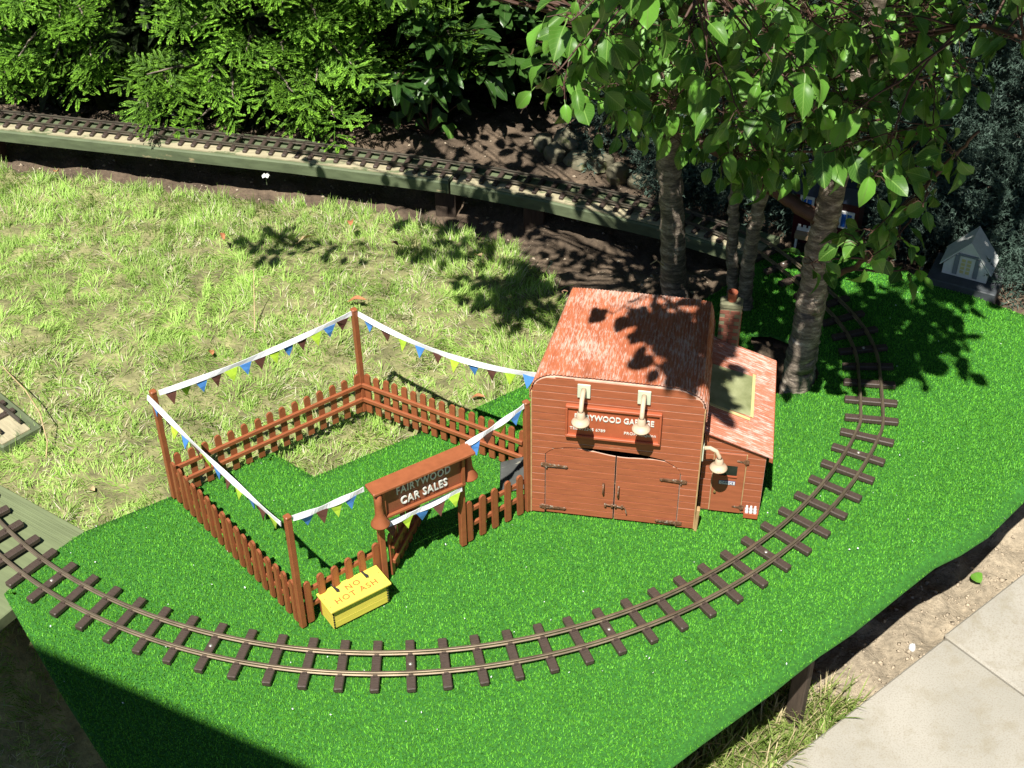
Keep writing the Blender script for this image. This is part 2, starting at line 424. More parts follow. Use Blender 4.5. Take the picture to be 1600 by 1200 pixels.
# ------------------------------------------------------------------ turf covered baseboard
EDGE = [(1040, 1200), (1100, 1154), (1210, 1075), (1283, 1016), (1335, 980), (1404, 925), (1463, 879), (1503, 859), (1547, 830), (1600, 778)]
EDGE_W = [tuple(P(*p, -.012)[:2]) for p in EDGE]
BOARD = [tuple(P(*p)[:2]) for p in ((5, 925), (100, 1090), (170, 1200))] + [(-.33, .79), (-.14, .70), (.0, .81)] + EDGE_W + [(.93, 1.60), (1.0, 1.72)] + \
        [tuple(P(*p)[:2]) for p in ((1640, 502), (1600, 489), (1500, 452), (1410, 419), (1340, 392), (1200, 392), (1130, 448), (1080, 476))] + [(.20, 1.775)] + \
        [tuple(P(*p)[:2]) for p in ((840, 590), (665, 670), (490, 742), (425, 704), (268, 772), (130, 828), (60, 875))]
HOLE = [tuple(P(*p)[:2]) for p in ((1205, 614), (1238, 611), (1268, 603), (1282, 580), (1268, 545), (1205, 520), (1170, 520))]
def edge_dist(x, y, poly):
    d = np.full(np.shape(x), 9.0)
    for i in range(len(poly)):
        ax, ay = poly[i]; bx, by = poly[(i + 1) % len(poly)]
        t = np.clip(((x - ax) * (bx - ax) + (y - ay) * (by - ay)) / max(1e-9, (bx - ax) ** 2 + (by - ay) ** 2), 0, 1)
        d = np.minimum(d, np.hypot(x - ax - t * (bx - ax), y - ay - t * (by - ay)))
    return d
def open_dist(x, y, line):
    d = np.full(np.shape(x), 9.0)
    for i in range(len(line) - 1):
        ax, ay = line[i]; bx, by = line[i + 1]
        t = np.clip(((x - ax) * (bx - ax) + (y - ay) * (by - ay)) / max(1e-9, (bx - ax) ** 2 + (by - ay) ** 2), 0, 1)
        d = np.minimum(d, np.hypot(x - ax - t * (bx - ax), y - ay - t * (by - ay)))
    return d
def mat_z(x, y):
    d = open_dist(x, y, EDGE_W)
    wav = (vnoise(x, y, .11, 21) - .5) * .004 * sstep(.0, .1, .16 - d)
    return -.004 - .016 * (1 - sstep(.0, .03, d)) + wav
def resample2(poly, step):
    out = []
    for (ax, ay), (bx, by) in zip(poly, poly[1:] + poly[:1]):
        n = max(1, int(math.hypot(bx - ax, by - ay) / step))
        out += [(ax + (bx - ax) * k / n, ay + (by - ay) * k / n) for k in range(n)]
    return out
board = empty('layout_board', (0, 0, 0), 0, 'raised baseboard covered in bright green artificial turf', 'baseboard')
def build_board():
    # the woven mat as a fine sheet clipped to the outline
    g = .008; xs = np.arange(-.72, 1.05, g); ys = np.arange(.68, 2.06, g)
    X, Y = np.meshgrid(xs, ys); x = X.ravel(); y = Y.ravel(); nx, ny = len(xs), len(ys)
    ins = in_poly(x, y, BOARD) & ~in_poly(x, y, HOLE)
    i = (np.arange(ny - 1)[:, None] * nx + np.arange(nx - 1)[None, :]).ravel()
    q = np.stack([i, i + 1, i + nx + 1, i + nx], 1); q = q[ins[q].all(1)]
    rim = []
    for poly, sg in ((BOARD, 1), (HOLE, -1)):
        pts = resample2(poly, .005); m = len(pts); cx_ = np.array([p[0] for p in pts]); cy_ = np.array([p[1] for p in pts])
        tx = np.roll(cx_, -1) - np.roll(cx_, 1); ty = np.roll(cy_, -1) - np.roll(cy_, 1); l = np.hypot(tx, ty) + 1e-9; area = np.sum(cx_ * np.roll(cy_, -1) - np.roll(cx_, -1) * cy_)
        s_ = (1 if area > 0 else -1) * sg; nx_, ny_ = -ty / l * s_, tx / l * s_
        ix, iy = cx_ + nx_ * .014, cy_ + ny_ * .014
        rim.append((np.concatenate([np.stack([ix, iy, mat_z(ix, iy) + .0002], 1), np.stack([cx_, cy_, mat_z(cx_, cy_) + .0002], 1), np.stack([cx_, cy_, mat_z(cx_, cy_) - .004], 1)]), m))
    me = np_mesh('turf_mat', np.stack([x, y, mat_z(x, y)], 1), q, M_matbase, smooth=True)
    np_obj('turf_mat', me, board)
    V = []; Q = []; off = 0
    for v, m in rim:
        a = np.arange(m); b = (a + 1) % m
        for k in (0, 1): Q.append(np.stack([a + k * m, b + k * m, b + (k + 1) * m, a + (k + 1) * m], 1) + off)
        V.append(v); off += len(v)
    np_obj('mat_edge', np_mesh('mat_edge', np.concatenate(V), np.concatenate(Q), M_matbase), board)
    cx, cy = .12, 1.35
    bl = [(cx + (a - cx) * .965, cy + (b - cy) * .965) for a, b in BOARD]
    # plywood under it, made of triangulated grid cells so that the notch and the tree hole stay open
    ins2 = ins & (edge_dist(x, y, BOARD) > .022)
    q2 = np.stack([i, i + 1, i + nx + 1, i + nx], 1); q2 = q2[ins2[q2].all(1)]
    top = np.stack([x, y, np.full_like(x, -.024)], 1); bot = top - np.array([0, 0, .014]); n = len(x)
    e = np.concatenate([np.stack([q2[:, k], q2[:, (k + 1) % 4]], 1) for k in range(4)])
    key = np.sort(e, 1); u, inv, cnt = np.unique(key, axis=0, return_inverse=True, return_counts=True)
    be = e[cnt[inv.ravel()] == 1]
    side = np.stack([be[:, 1], be[:, 0], be[:, 0] + n, be[:, 1] + n], 1)
    me = np_mesh('plywood_sheet', np.concatenate([top, bot]), np.concatenate([q2, q2[:, ::-1] + n, side]), M_ply)
    np_obj('plywood_sheet', me, board)
    for px, py in ((1288, 996), (1730, 690), (60, 905), (560, 1330)):
        p = P(px, py, 0)
        gz = float(ground_z(p.x, p.y))
        MB().box(-.011, .011, -.008, .008, gz - .03, -.0385, .0015).build('leg', M_leg, board, loc=(p.x - .006, p.y + .04, 0), rot=(0, 0, R(-38)))
    # the pile
    # stitched in rows that run across the mat
    st = .0035; ca, sa = math.cos(R(35)), math.sin(R(35))
    U_, V_ = np.meshgrid(np.arange(-.5, 2.6, st), np.arange(-.6, 2.6, st)); u = U_.ravel() + rng.normal(0, st * .3, U_.size); v = V_.ravel() + rng.normal(0, st * .16, U_.size)
    x = u * ca - v * sa; y = u * sa + v * ca
    k = (x > -.72) & (x < 1.05) & (y > .68) & (y < 2.06); x = x[k]; y = y[k]
    k = in_poly(x, y, BOARD) & ~in_poly(x, y, HOLE); x = x[k]; y = y[k]
    pr = QN(np.stack([x, y, 0 * x], 1)); k = (pr[:, 0] > -300) & (pr[:, 0] < 1900) & (pr[:, 1] < 1330); x = x[k]; y = y[k]
    nb = 5
    x = np.repeat(x, nb) + rng.normal(0, .0006, len(x) * nb); y = np.repeat(y, nb) + rng.normal(0, .0006, len(y) * nb)
    n = len(x); d = open_dist(x, y, EDGE_W)
    az = rng.uniform(0, 2 * math.pi, n); tilt = np.abs(rng.normal(.5, .3, n))
    # pile leans with the nap, in broad patches
    nap = vnoise(x, y, .16, 31) * 2 + R(200)
    use = rng.random(n) < .4; az = np.where(use, nap + rng.normal(0, .6, n), az)
    h = rng.uniform(.0026, .0046, n) * (.85 + .3 * vnoise(x, y, .05, 32)); w = rng.uniform(.0009, .0014, n)
    t = rng.random(n)[:, None]; su = (x * -sa + y * ca); tone = (.55 + .45 * vnoise(x, y, .09, 33) + .5 * vnoise(su, (x * ca + y * sa) * .06, .012, 34))[:, None]
    c = (np.array([.115, .40, .03]) * (1 - t) + np.array([.185, .565, .05]) * t) * (.72 + .28 * tone) * rng.uniform(.7, 1.15, (n, 1))
    edgeb = d < .012
    
    base = np.stack([x, y, mat_z(x, y)], 1)
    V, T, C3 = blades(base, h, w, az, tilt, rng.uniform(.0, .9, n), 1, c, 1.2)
    # one triangle per blade
    me = np_mesh('turf_pile', V, T, M_turf, C3)
    tag(np_obj('turf_pile', me, board), kind='stuff')
    # white flecks standing in for sun glints on the pile
    m = 260; fx = rng.uniform(-.65, .9, m); fy = rng.uniform(.95, 1.9, m); k = in_poly(fx, fy, BOARD) & ~in_poly(fx, fy, HOLE); fx = fx[k]; fy = fy[k]; m = len(fx)
    a = rng.uniform(0, 6.28, m); r = rng.uniform(.0006, .0015, m); z = mat_z(fx, fy) + .0052
    off = np.stack([np.cos(a) * r, np.sin(a) * r, rng.normal(0, .0006, m)], 1); of2 = np.stack([-np.sin(a) * r * .6, np.cos(a) * r * .6, rng.normal(0, .0004, m)], 1)
    b = np.stack([fx, fy, z], 1); V = np.stack([b - off, b - of2, b + off, b + of2], 1).reshape(-1, 3)
    me = np_mesh('glint_flecks', V, np.arange(4 * m).reshape(-1, 4), M_glint)
    tag(np_obj('glint_flecks', me, board), kind='stuff')
build_board()

# ------------------------------------------------------------------ lawn grass
def build_lawn():
    n0 = 470000
    x = rng.uniform(-1.6, .5, n0); y = rng.uniform(.62, 2.5, n0)
    keep = lawn_mask(x, y) & ~(in_poly(x, y, BOARD) & (edge_dist(x, y, BOARD) > .012))
    # patchy density: worn, dry places show thatch
    dn = vnoise(x, y, .10, 41) * .6 + vnoise(x, y, .035, 42) * .4
    keep &= rng.random(n0) < .45 + .8 * dn
    pr = QN(np.stack([x, y, 0 * x], 1)); keep &= (pr[:, 0] > -480) & (pr[:, 0] < 1700) & (pr[:, 1] < 1320)
    x = x[keep]; y = y[keep]; n = len(x); dn = dn[keep]
    clump = vnoise(x, y, .028, 43)
    az = vnoise(x, y, .045, 44) * 12.5 + rng.normal(0, .8, n)
    tilt = np.clip(rng.normal(1.17, .33, n) - .45 * (clump > .62), .05, 1.55)
    back = np.interp(x, [p[0] for p in LAWN_BACK], [p[1] for p in LAWN_BACK]) - y
    yard = in_poly(x, y, [(-.468, 1.412), (-.265, 1.176), (.02, 1.379), (-.219, 1.6)])
    fringe = (back < .16) | (x > -.03) | yard
    tilt = np.where(fringe & (rng.random(n) < .5), tilt * .5, tilt)
    h = rng.uniform(.010, .027, n) * (.7 + .45 * clump) * np.where(in_poly(x, y, [(-.468, 1.412), (-.265, 1.176), (.02, 1.379), (-.219, 1.6)]), 1.15, 1) * np.where(fringe, 1.25, 1.0)
    w = rng.uniform(.0009, .0021, n)
    dry = rng.random(n) < np.where(fringe, .18, .13 + .5 * (vnoise(x, y, .08, 45) - .35))
    t = rng.random((n, 1)); t2 = (vnoise(x, y, .07, 46)[:, None])
    green = np.array([.22, .42, .05]) * (1 - t) + np.array([.54, .74, .21]) * t
    green = green * (.75 + .5 * t2)
    straw = np.array([.62, .55, .34]) * (1 - t) + np.array([.86, .81, .62]) * t
    c = np.where(dry[:, None], straw, green)
    tilt = np.where(dry, np.clip(tilt + .35, 0, 1.6), tilt)
    # grass hard against the board is kept below its top
    base = np.stack([x, y, ground_z(x, y) - .002], 1)
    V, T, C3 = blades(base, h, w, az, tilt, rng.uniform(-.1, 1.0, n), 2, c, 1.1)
    tag(np_obj('lawn_grass', np_mesh('lawn_grass', V, T, M_grass, C3)), 'yellow-green mown lawn of short tangled grass and straw', 'grass', kind='stuff')
    # long coarse blades in the verge by the paving and below the board
    m = 16000
    x = rng.uniform(-.1, .52, m); y = rng.uniform(.72, 1.25, m); k = lawn_mask(x, y) & (front_d(x, y) < .12); x = x[k]; y = y[k]; m = len(x)
    t = rng.random((m, 1)); dry = rng.random((m, 1)) < .22
    c = np.where(dry, np.array([.55, .47, .26]), np.array([.12, .2, .03]) * (1 - t) + np.array([.3, .38, .1]) * t)
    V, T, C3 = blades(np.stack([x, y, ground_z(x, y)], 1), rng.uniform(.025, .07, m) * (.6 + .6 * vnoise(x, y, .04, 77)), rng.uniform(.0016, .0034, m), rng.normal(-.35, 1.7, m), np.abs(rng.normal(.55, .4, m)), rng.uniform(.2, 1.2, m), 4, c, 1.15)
    tag(np_obj('verge_grass', np_mesh('verge_grass', V, T, M_grass, C3)), 'tuft of long bright grass between turf edge and paving', 'grass', kind='stuff')
build_lawn()
def build_clods():
    n0 = 34000; x = rng.uniform(-1.2, 1.1, n0); y = rng.uniform(.9, 2.7, n0)
    near = front_d(x, y) < .25
    k = ~lawn_mask(x, y) & (~in_poly(x, y, BOARD) | (near & (edge_dist(x, y, BOARD) < .15))) & (near | (rng.random(n0) < .6)); x = x[k]; y = y[k]
    n1 = 5000; t = rng.random(n1); ax = .2 + t * .75; ay = .98 + t * .61; o = rng.normal(0, .06, n1); x = np.concatenate([x, ax + o * .63]); y = np.concatenate([y, ay - o * .775]); k = ~lawn_mask(x, y); x = x[k]; y = y[k]; n = len(x)
    octa = np.array([(1, 0, 0), (0, 1, 0), (-1, 0, 0), (0, -1, 0), (0, 0, 1), (.0, .0, -1)], float)
    ft = np.array([(0, 1, 4), (1, 2, 4), (2, 3, 4), (3, 0, 4), (1, 0, 5), (2, 1, 5), (3, 2, 5), (0, 3, 5)])
    r = .0007 + .0042 * rng.random(n) ** 8
    V = octa[None] * r[:, None, None] * rng.uniform(.55, 1.5, (n, 6, 1)) + rng.normal(0, .25, (n, 6, 3)) * r[:, None, None]; V[:, :, 2] *= .5
    a = rng.uniform(0, 6.28, n); ca, sa = np.cos(a)[:, None], np.sin(a)[:, None]; X = V[:, :, 0] * ca - V[:, :, 1] * sa; Y = V[:, :, 0] * sa + V[:, :, 1] * ca; V[:, :, 0] = X; V[:, :, 1] = Y
    V += np.stack([x, y, ground_z(x, y) + soil_lump(x, y) + r * .2], 1)[:, None]
    T = (np.arange(n)[:, None, None] * 6 + ft[None]).reshape(-1, 3)
    tag(np_obj('soil_clods', np_mesh('soil_clods', V.reshape(-1, 3), T, M_clod)), 'dry crumbs and clods of bare brown soil', 'soil', kind='stuff')
build_clods()

# ------------------------------------------------------------------ paving
def build_paving():
    z = -.200
    e0 = P(1215, 1200, z); e1 = P(1478, 995, z); e2 = P(1490, 990, z); e3 = P(1600, 900, z)
    d = (e3 - e0).normalized(); n = Vector((d.y, -d.x, 0))
    ang = math.atan2(d.y, d.x)
    def slab(org, L, Wd, dz, label):
        mb = MB().box(0, L, -Wd, 0, -.045, dz, .003)
        o = mb.build('paving_slab', M_slab, None, loc=(org.x, org.y, z), rot=(0, 0, ang))
        me = o.data
        tag(o, label, 'paving slab', 'concrete slabs of the path')
    L1 = (e1 - e0).length
    s0 = e1 - d * (.45)
    slab(s0, .4488, .44, .0, 'large concrete paving slab at the bottom right corner, beside the long grass tuft')
    slab(e1 + d * .0005 - n * .004, .45, .44, .001, 'concrete paving slab at the right edge, farther from the grass tuft')
    slab(s0 - d * .452, .448, .44, -.002, 'concrete paving slab out of sight beyond the bottom edge of the picture')
build_paving()

# ------------------------------------------------------------------ timber carrying the railway
def at_line(line, s):
    acc = 0
    for a, b in zip(line[:-1], line[1:]):
        L = math.hypot(b[0] - a[0], b[1] - a[1])
        if s <= acc + L: t = (s - acc) / L; return (a[0] + (b[0] - a[0]) * t, a[1] + (b[1] - a[1]) * t), math.atan2(b[1] - a[1], b[0] - a[0])
        acc += L
    return line[-1], math.atan2(line[-1][1] - line[-2][1], line[-1][0] - line[-2][0])
BEAM_F = [(-1.75, 2.63), (-.996, 2.455), (-.414, 2.322), (-.114, 2.244), (.061, 2.178), (.261, 2.085), (.42, 1.99)]
BEAM_B = [(-1.75, 2.71), (-1.018, 2.536), (-.403, 2.414), (-.085, 2.316), (.08, 2.255), (.29, 2.16), (.47, 2.055)]
def beam(i0, i1, label, gap):
    f = BEAM_F[i0:i1 + 1]; b = BEAM_B[i0:i1 + 1]
    if gap: 
        f = [(f[0][0] + gap, f[0][1] - gap * .33)] + f[1:]; b = [(b[0][0] + gap, b[0][1] - gap * .33)] + b[1:]
    o = empty('track_beam', (f[0][0], f[0][1], 0), 0, label, 'timber beam', 'green beams of the back railway')
    x0, y0 = f[0]
    poly = f + b[::-1]; poly = [(p[0] - x0, p[1] - y0) for p in poly]
    # green carcass, then the bleached deck strip a little proud inside the margins
    mb = MB(); n = len(poly)
    r = [[(x, y, -.029) for x, y in poly], [(x, y, -.0085) for x, y in poly]]
    cxy = [((f[i][0] + b[i][0]) / 2 - x0, (f[i][1] + b[i][1]) / 2 - y0) for i in range(len(f))]; cxy = cxy + cxy[::-1]
    r.append([(x + (c[0] - x) * .06, y + (c[1] - y) * .06, -.006) for (x, y), c in zip(poly, cxy)])
    for ring in r: mb.v += ring
    for k in range(2):
        for i in range(n): j = (i + 1) % n; mb.f.append((k * n + i, k * n + j, k * n + n + j, k * n + n + i))
    m = len(f)
    for ring in (0, 2):
        for i in range(m - 1): mb.f.append((ring * n + i, ring * n + i + 1, ring * n + n - 2 - i, ring * n + n - 1 - i))
    mb.build('beam', M_beam, o)
    mb = MB()
    lo = [(f[i][0] + (b[i][0] - f[i][0]) * .07 - x0, f[i][1] + (b[i][1] - f[i][1]) * .07 - y0) for i in range(m)]
    hi = [(f[i][0] + (b[i][0] - f[i][0]) * .5 - x0, f[i][1] + (b[i][1] - f[i][1]) * .5 - y0) for i in range(m)]
    lo[0] = (lo[0][0] + .002, lo[0][1] - .0005); lo[-1] = (lo[-1][0] - .002, lo[-1][1] + .0005); hi[0] = (hi[0][0] + .002, hi[0][1] - .0005); hi[-1] = (hi[-1][0] - .002, hi[-1][1] + .0005)
    V = [(x, y, -.0035) for x, y in lo] + [(x, y, -.0035) for x, y in hi] + [(x, y, -.007) for x, y in lo] + [(x, y, -.007) for x, y in hi]
    Fc = [(i, i + 1, m + i + 1, m + i) for i in range(m - 1)] + [(2 * m + i, 2 * m + i + 1, i + 1, i) for i in range(m - 1)]
    mb.add(V, Fc).build('deck_strip', M_beamtop, o)
    for k in (1, m - 1):
        p = (f[k][0] * .1 + b[k][0] * .9 - x0 - .03, f[k][1] * .1 + b[k][1] * .9 - y0 - .015)
        MB().box(-.02, .02, -.02, .02, -.16, -.0295, .002).build('support_post', M_leg, o, loc=(p[0], p[1], 0), rot=(0, 0, -.25))
beam(0, 3, 'long straight green timber beam under the back track, below the bright conifers', 0)
beam(3, 6, 'green timber beam under the back track, dappled with shade behind the garage', .004)

sib = empty('siding_beam', (-.694, 1.572, 0), math.atan2(1.651 - 1.572, -.776 + .694), 'short sawn-off end of green beam with track at the left edge', 'timber beam')
MB().box(0, .7, 0, .066, -.03, -.006, .0025).build('beam', M_beam, sib)
MB().box(.003, .69, .016, .0635, -.0065, -.003, .001).build('deck_strip', M_beamtop, sib)
MB().box(.06, .1, .012, .052, -.12, -.0305, .001).build('support_post', M_leg, sib)
pa = math.atan2(1.446 - 1.351, -.719 + .576)
pk = empty('approach_plank', (-.576, 1.351, 0), pa, 'wide pale green plank carrying the front track off the left edge', 'plank')
# local x runs off to the left, local y towards the camera
MB().box(-.02, .75, 0.0, .098, -.026, -.007, .0015).build('board', M_plank, pk)
MB().box(-.02, .75, .0995, .19, -.026, -.0075, .0015).build('board', M_plank, pk)
grooves = MB()
for k in range(5): grooves.box(-.015, .74, .008 + k * .0062, .0115 + k * .0062, -.0078, -.0055, .0006)
grooves.build('ridge_strip', M_plank, pk)
MB().box(.22, .26, .05, .09, -.2, -.0265, .001).build('support_post', M_leg, pk)

# ------------------------------------------------------------------ railway track
def resample(pts, step):
    pts = [Vector((*p, 0)) if len(p) == 2 else Vector(p) for p in pts]; out = [pts[0]]; carry = 0
    for a, b in zip(pts[:-1], pts[1:]):
        L = (b - a).length
        if L < 1e-9: continue
        s = step - carry
        while s <= L: out.append(a + (b - a) * (s / L)); s += step
        carry = L - (s - step)
    return out
def catmull(p, n=12):
    p = [Vector((*q, 0)) for q in p]; p = [p[0] * 2 - p[1]] + p + [p[-1] * 2 - p[-2]]; out = []
    for i in range(1, len(p) - 2):
        for k in range(n):
            t = k / n; a, b, c, d = p[i - 1:i + 3]
            out.append(.5 * ((2 * b) + (c - a) * t + (2 * a - 5 * b + 4 * c - d) * t * t + (3 * b - a - 3 * c + d) * t ** 3))
    out.append(p[-2]); return out
def sleeper_mesh(name, L, w, h, gauge):
    mb = MB().box(-w / 2, w / 2, -L / 2, L / 2, 0, h, .0011)
    for s in (-1, 1):
        for e in (-1, 1):
            y = s * gauge / 2 + e * .0028
            mb.box(-.0028, .0028, y - .0013, y + .0013, h - .0003, h + .0019)
    return mb.mesh(name, M_sleeper)
def rail(track, pts, off, z, mat_, name='rail', hh=.0058, hw=.0017):
    prof = [(-.0022, 0), (.0022, 0), (.0022, .0008), (.0007, .0014), (.0007, hh - .0014), (hw, hh - .0011), (hw, hh - .0003), (hw * .6, hh), (-hw * .6, hh), (-hw, hh - .0003), (-hw, hh - .0011), (-.0007, hh - .0014), (-.0007, .0014), (-.0022, .0008)]
    mb = MB(); n = len(prof); P0 = track.location
    for i, p in enumerate(pts):
        t = (pts[min(i + 1, len(pts) - 1)] - pts[max(i - 1, 0)]).normalized(); nrm = Vector((-t.y, t.x, 0))
        for a, b in prof: mb.v.append(tuple(p + nrm * (off + a) + Vector((0, 0, z + b)) - P0))
    for i in range(len(pts) - 1):
        for k in range(n): j = (k + 1) % n; mb.f.append((i * n + k, i * n + j, i * n + n + j, i * n + n + k))
    mb.f.append(tuple(range(n))); mb.f.append(tuple((len(pts) - 1) * n + k for k in reversed(range(n))))
    return mb.build(name, mat_, track)
def track(name, label, path, spacing, L, w, h, gauge, z0, rail_mat, phase=0.0, screws=0, zf=None):
    pts = resample(path, .012); t0 = empty(name, pts[len(pts) // 2], 0, label, 'railway track')
    rail(t0, pts, gauge / 2, z0 + h - .0002, rail_mat); rail(t0, pts, -gauge / 2, z0 + h - .0002, rail_mat)
    me = sleeper_mesh('sleeper', L, w, h, gauge); sp = resample(path, spacing)
    sm = MB().lathe([(0, .0016), (.0016, .0014), (.0027, .0005), (.0028, 0)], 10).mesh('screw', M_screw, True)
    for i, p in enumerate(sp[:-1]):
        q = sp[i + 1]; a = math.atan2(q.y - p.y, q.x - p.x)
        inst('sleeper', me, t0, (p.x - t0.location.x, p.y - t0.location.y, z0 + random.uniform(-.0004, .0002)), (0, 0, a + random.uniform(-.02, .02)))
        if screws and i % screws == 3:
            inst('screw', sm, t0, (p.x - t0.location.x, p.y - t0.location.y, z0 + h))
    return t0
CC, CR = (-.1565, 1.855), .7475
arc = [(CC[0] + CR * math.cos(R(a)), CC[1] + CR * math.sin(R(a))) for a in np.linspace(205, 335, 110)]
turn = catmull([(CC[0] + CR * math.cos(R(a)), CC[1] + CR * math.sin(R(a))) for a in (331, 335)] + [(.541, 1.655), (.546, 1.71), (.540, 1.768), (.518, 1.835), (.484, 1.905), (.44, 1.985), (.41, 2.025)], 14)
turn = [p for p in turn if p.y > arc[-1][1] + .003]
track('railway_track', 'curved brown model railway track sweeping across the green turf', arc + [tuple(p[:2]) for p in turn], .0418, .077, .0112, .0065, .032, -.0005, M_rail, screws=6)
backp = [(-1.70, 2.655), (-1.008, 2.50), (-.397, 2.363), (-.105, 2.283), (.004, 2.246), (.10, 2.207), (.26, 2.135), (.36, 2.07), (.405, 2.03)]
track('railway_track', 'straight dark model railway track along the green beam at the back', [tuple(p[:2]) for p in catmull(backp, 10)], .0262, .062, .0085, .0055, .032, -.0035, M_rail_old)
sd = Vector((-.776 + .694, 1.651 - 1.572, 0)).normalized(); sn = Vector((-sd.y, sd.x, 0)); s0 = Vector((-.694, 1.572, 0)) + sn * .038 + sd * .006
track('railway_track', 'stub end of dark track on the sawn-off beam at the left edge', [tuple((s0 + sd * .6)[:2]), tuple(s0[:2])], .0262, .055, .0085, .0055, .032, -.003, M_rail_old)

# ------------------------------------------------------------------ lettering
def text_mesh(body, size, ext, mat_, align='CENTER', space=1.0):
    cu = bpy.data.curves.new('lettering', 'FONT'); cu.body = body; cu.size = size; cu.extrude = ext; cu.align_x = align; cu.align_y = 'CENTER'; cu.space_character = space
    cu.resolution_u = 3; cu.offset = size * .012
    ob = bpy.data.objects.new('lettering', cu); COL.objects.link(ob)
    bpy.context.view_layer.update()
    me = bpy.data.meshes.new_from_object(ob.evaluated_get(bpy.context.evaluated_depsgraph_get()))
    bpy.data.objects.remove(ob); bpy.data.curves.remove(cu)
    me.materials.clear(); me.materials.append(mat_); me.name = 'lettering'
    return me
def letter(body, size, ext, mat_, parent, loc, rot=(math.pi / 2, 0, 0), align='CENTER', space=1.0, sx=1.0):
    return inst('lettering', text_mesh(body, size, ext, mat_, align, space), parent, loc, rot, (sx, 1, 1))

# ------------------------------------------------------------------ the car sales lot: picket fences
PA, PB, PC, PD, PE = Vector((-.468, 1.412, 0)), Vector((-.265, 1.176, 0)), Vector((.020, 1.379, 0)), Vector((-.219, 1.593, 0)), Vector((.018, 1.459, 0))
G1, G2 = Vector((-.167, 1.253, 0)), Vector((-.067, 1.315, 0))
POST_H = .190
def pale_mesh(w, h, th):
    r = w / 2; poly = [(-r, 0), (r, 0), (r, h - r)] + [(r * math.cos(a), h - r + r * math.sin(a)) for a in np.linspace(0, math.pi, 6)[1:-1]] + [(-r, h - r)]
    mb = MB().prism(poly, 'y', -th / 2, th / 2)
    n = len(poly); ins = [(x * .68, (z if z < .001 else z - w * .16)) for x, z in poly]
    mb.add([(x, -th / 2 - .0005, z) for x, z in ins], [tuple(reversed(range(n)))])
    return mb.mesh('pale', M_fence)
PALE = pale_mesh(.0092, .071, .0032); PALE_B = pale_mesh(.0092, .071, .0032)
def fence(name, label, a, b, n, inside, posts=(), cat='fence', group='brown picket fencing of the sales lot', i0=.012, i1=.012, z0=0, rails=True):
    d = b - a; L = d.length; ang = math.atan2(d.y, d.x)
    o = empty(name, (a.x, a.y, z0), ang, label, cat, group)
    for k in range(n):
        x = i0 + (L - i0 - i1) * k / (n - 1)
        inst('pale', PALE, o, (x, 0, random.uniform(-.0006, .0006)), (random.uniform(-.02, .02), random.uniform(-.018, .018), 0 if inside > 0 else math.pi))
    if rails:
        for z in (.0215, .0485):
            y = inside * .0016
            MB().box(.003, L - .003, min(y, y + inside * .0042), max(y, y + inside * .0042), z, z + .0062, .0008).build('rail', M_fence, o)
    for t, h in posts:
        mb = MB().box(-.0038, .0038, -.0038, .0038, 0, h - .003, .0007); mb.box(-.0042, .0042, -.0042, .0042, h - .003, h, .001)
        mb.build('post', M_fence, o, loc=(t * L, -inside * .003 if 0 < t < 1 else 0, 0), rot=(random.uniform(-.012, .012), random.uniform(-.012, .012), 0))
    return o
fence('picket_fence', 'brown picket fence on the lower left of the sales lot, between two tall posts', PA, PB, 17, 1, ((0, POST_H), (1, POST_H + .002)), i0=.013, i1=.014)
fence('picket_fence', 'brown picket fence along the upper left of the sales lot, facing the lawn', PD, PA, 15, 1, ((0, POST_H - .003),), i0=.009, i1=.015)
fence('picket_fence', 'brown picket fence along the back right of the sales lot, running to the garage', PE, PD, 17, 1, (), i0=.006, i1=.010)
fence('picket_fence', 'short brown picket fence behind the yellow box', PB, G1, 6, 1, (), i0=.012, i1=.010)
fence('picket_fence', 'short brown picket fence between the gateway and the garage', G2, PC, 5, 1, ((1, POST_H + .002),), i0=.011, i1=.013)
fence('picket_gate', 'open brown picket gate swung inwards under the sign, in shade', G1 + Vector((.008, .006, 0)), Vector((-.126, 1.357, 0)), 7, -1, (), 'gate', None, i0=.006, i1=.005)

# gateway with its sign
gd = G2 - G1; GL = gd.length; ga = math.atan2(gd.y, gd.x)
gw = empty('gateway_sign', (G1.x, G1.y, 0), ga, 'brown gateway sign board with white lettering above the open picket gate', 'sign')
for x in (0, GL):
    MB().box(x - .004, x + .004, -.004, .004, 0, .1698, .0007).build('post', M_fence, gw)
SB0, SB1 = .120, .170
MB().box(.003, GL - .001, -.0062 - .002, -.0062, SB0, SB1).build('board', M_fence_dk, gw)
MB().box(-.014, GL + .012, -.0205, .003, SB1, SB1 + .0036, .0008).build('top_rail', M_fence, gw)
MB().box(.001, GL + .001, -.0125, -.0084, SB0 - .003, SB0 + .001, .0008).build('bottom_rail', M_fence, gw)
for x in (.001, GL - .004): MB().box(x, x + .004, -.0125, -.0084, SB0 + .0012, SB1 - .0002).build('side_moulding', M_fence, gw)
letter('FAIRYWOOD', .0172, .0007, M_letter, gw, (GL / 2 + .001, -.0095, .1525), space=1.15, sx=.68)
letter('CAR SALES', .0178, .0009, M_letter, gw, (GL / 2 + .001, -.0097, .1335), space=1.1, sx=.72)
for x, y in ((-.006, -.015), (GL + .012, .000)):
    MB().lathe([(0, .170), (.0042, .170), (.0046, .15), (.0052, .134), (.0062, .131), (.0085, .124), (.0120, .1185), (.0122, .1172), (.0108, .1175), (.004, .128)], 20).build('lamp', M_fence, gw, True, loc=(x, y, 0))

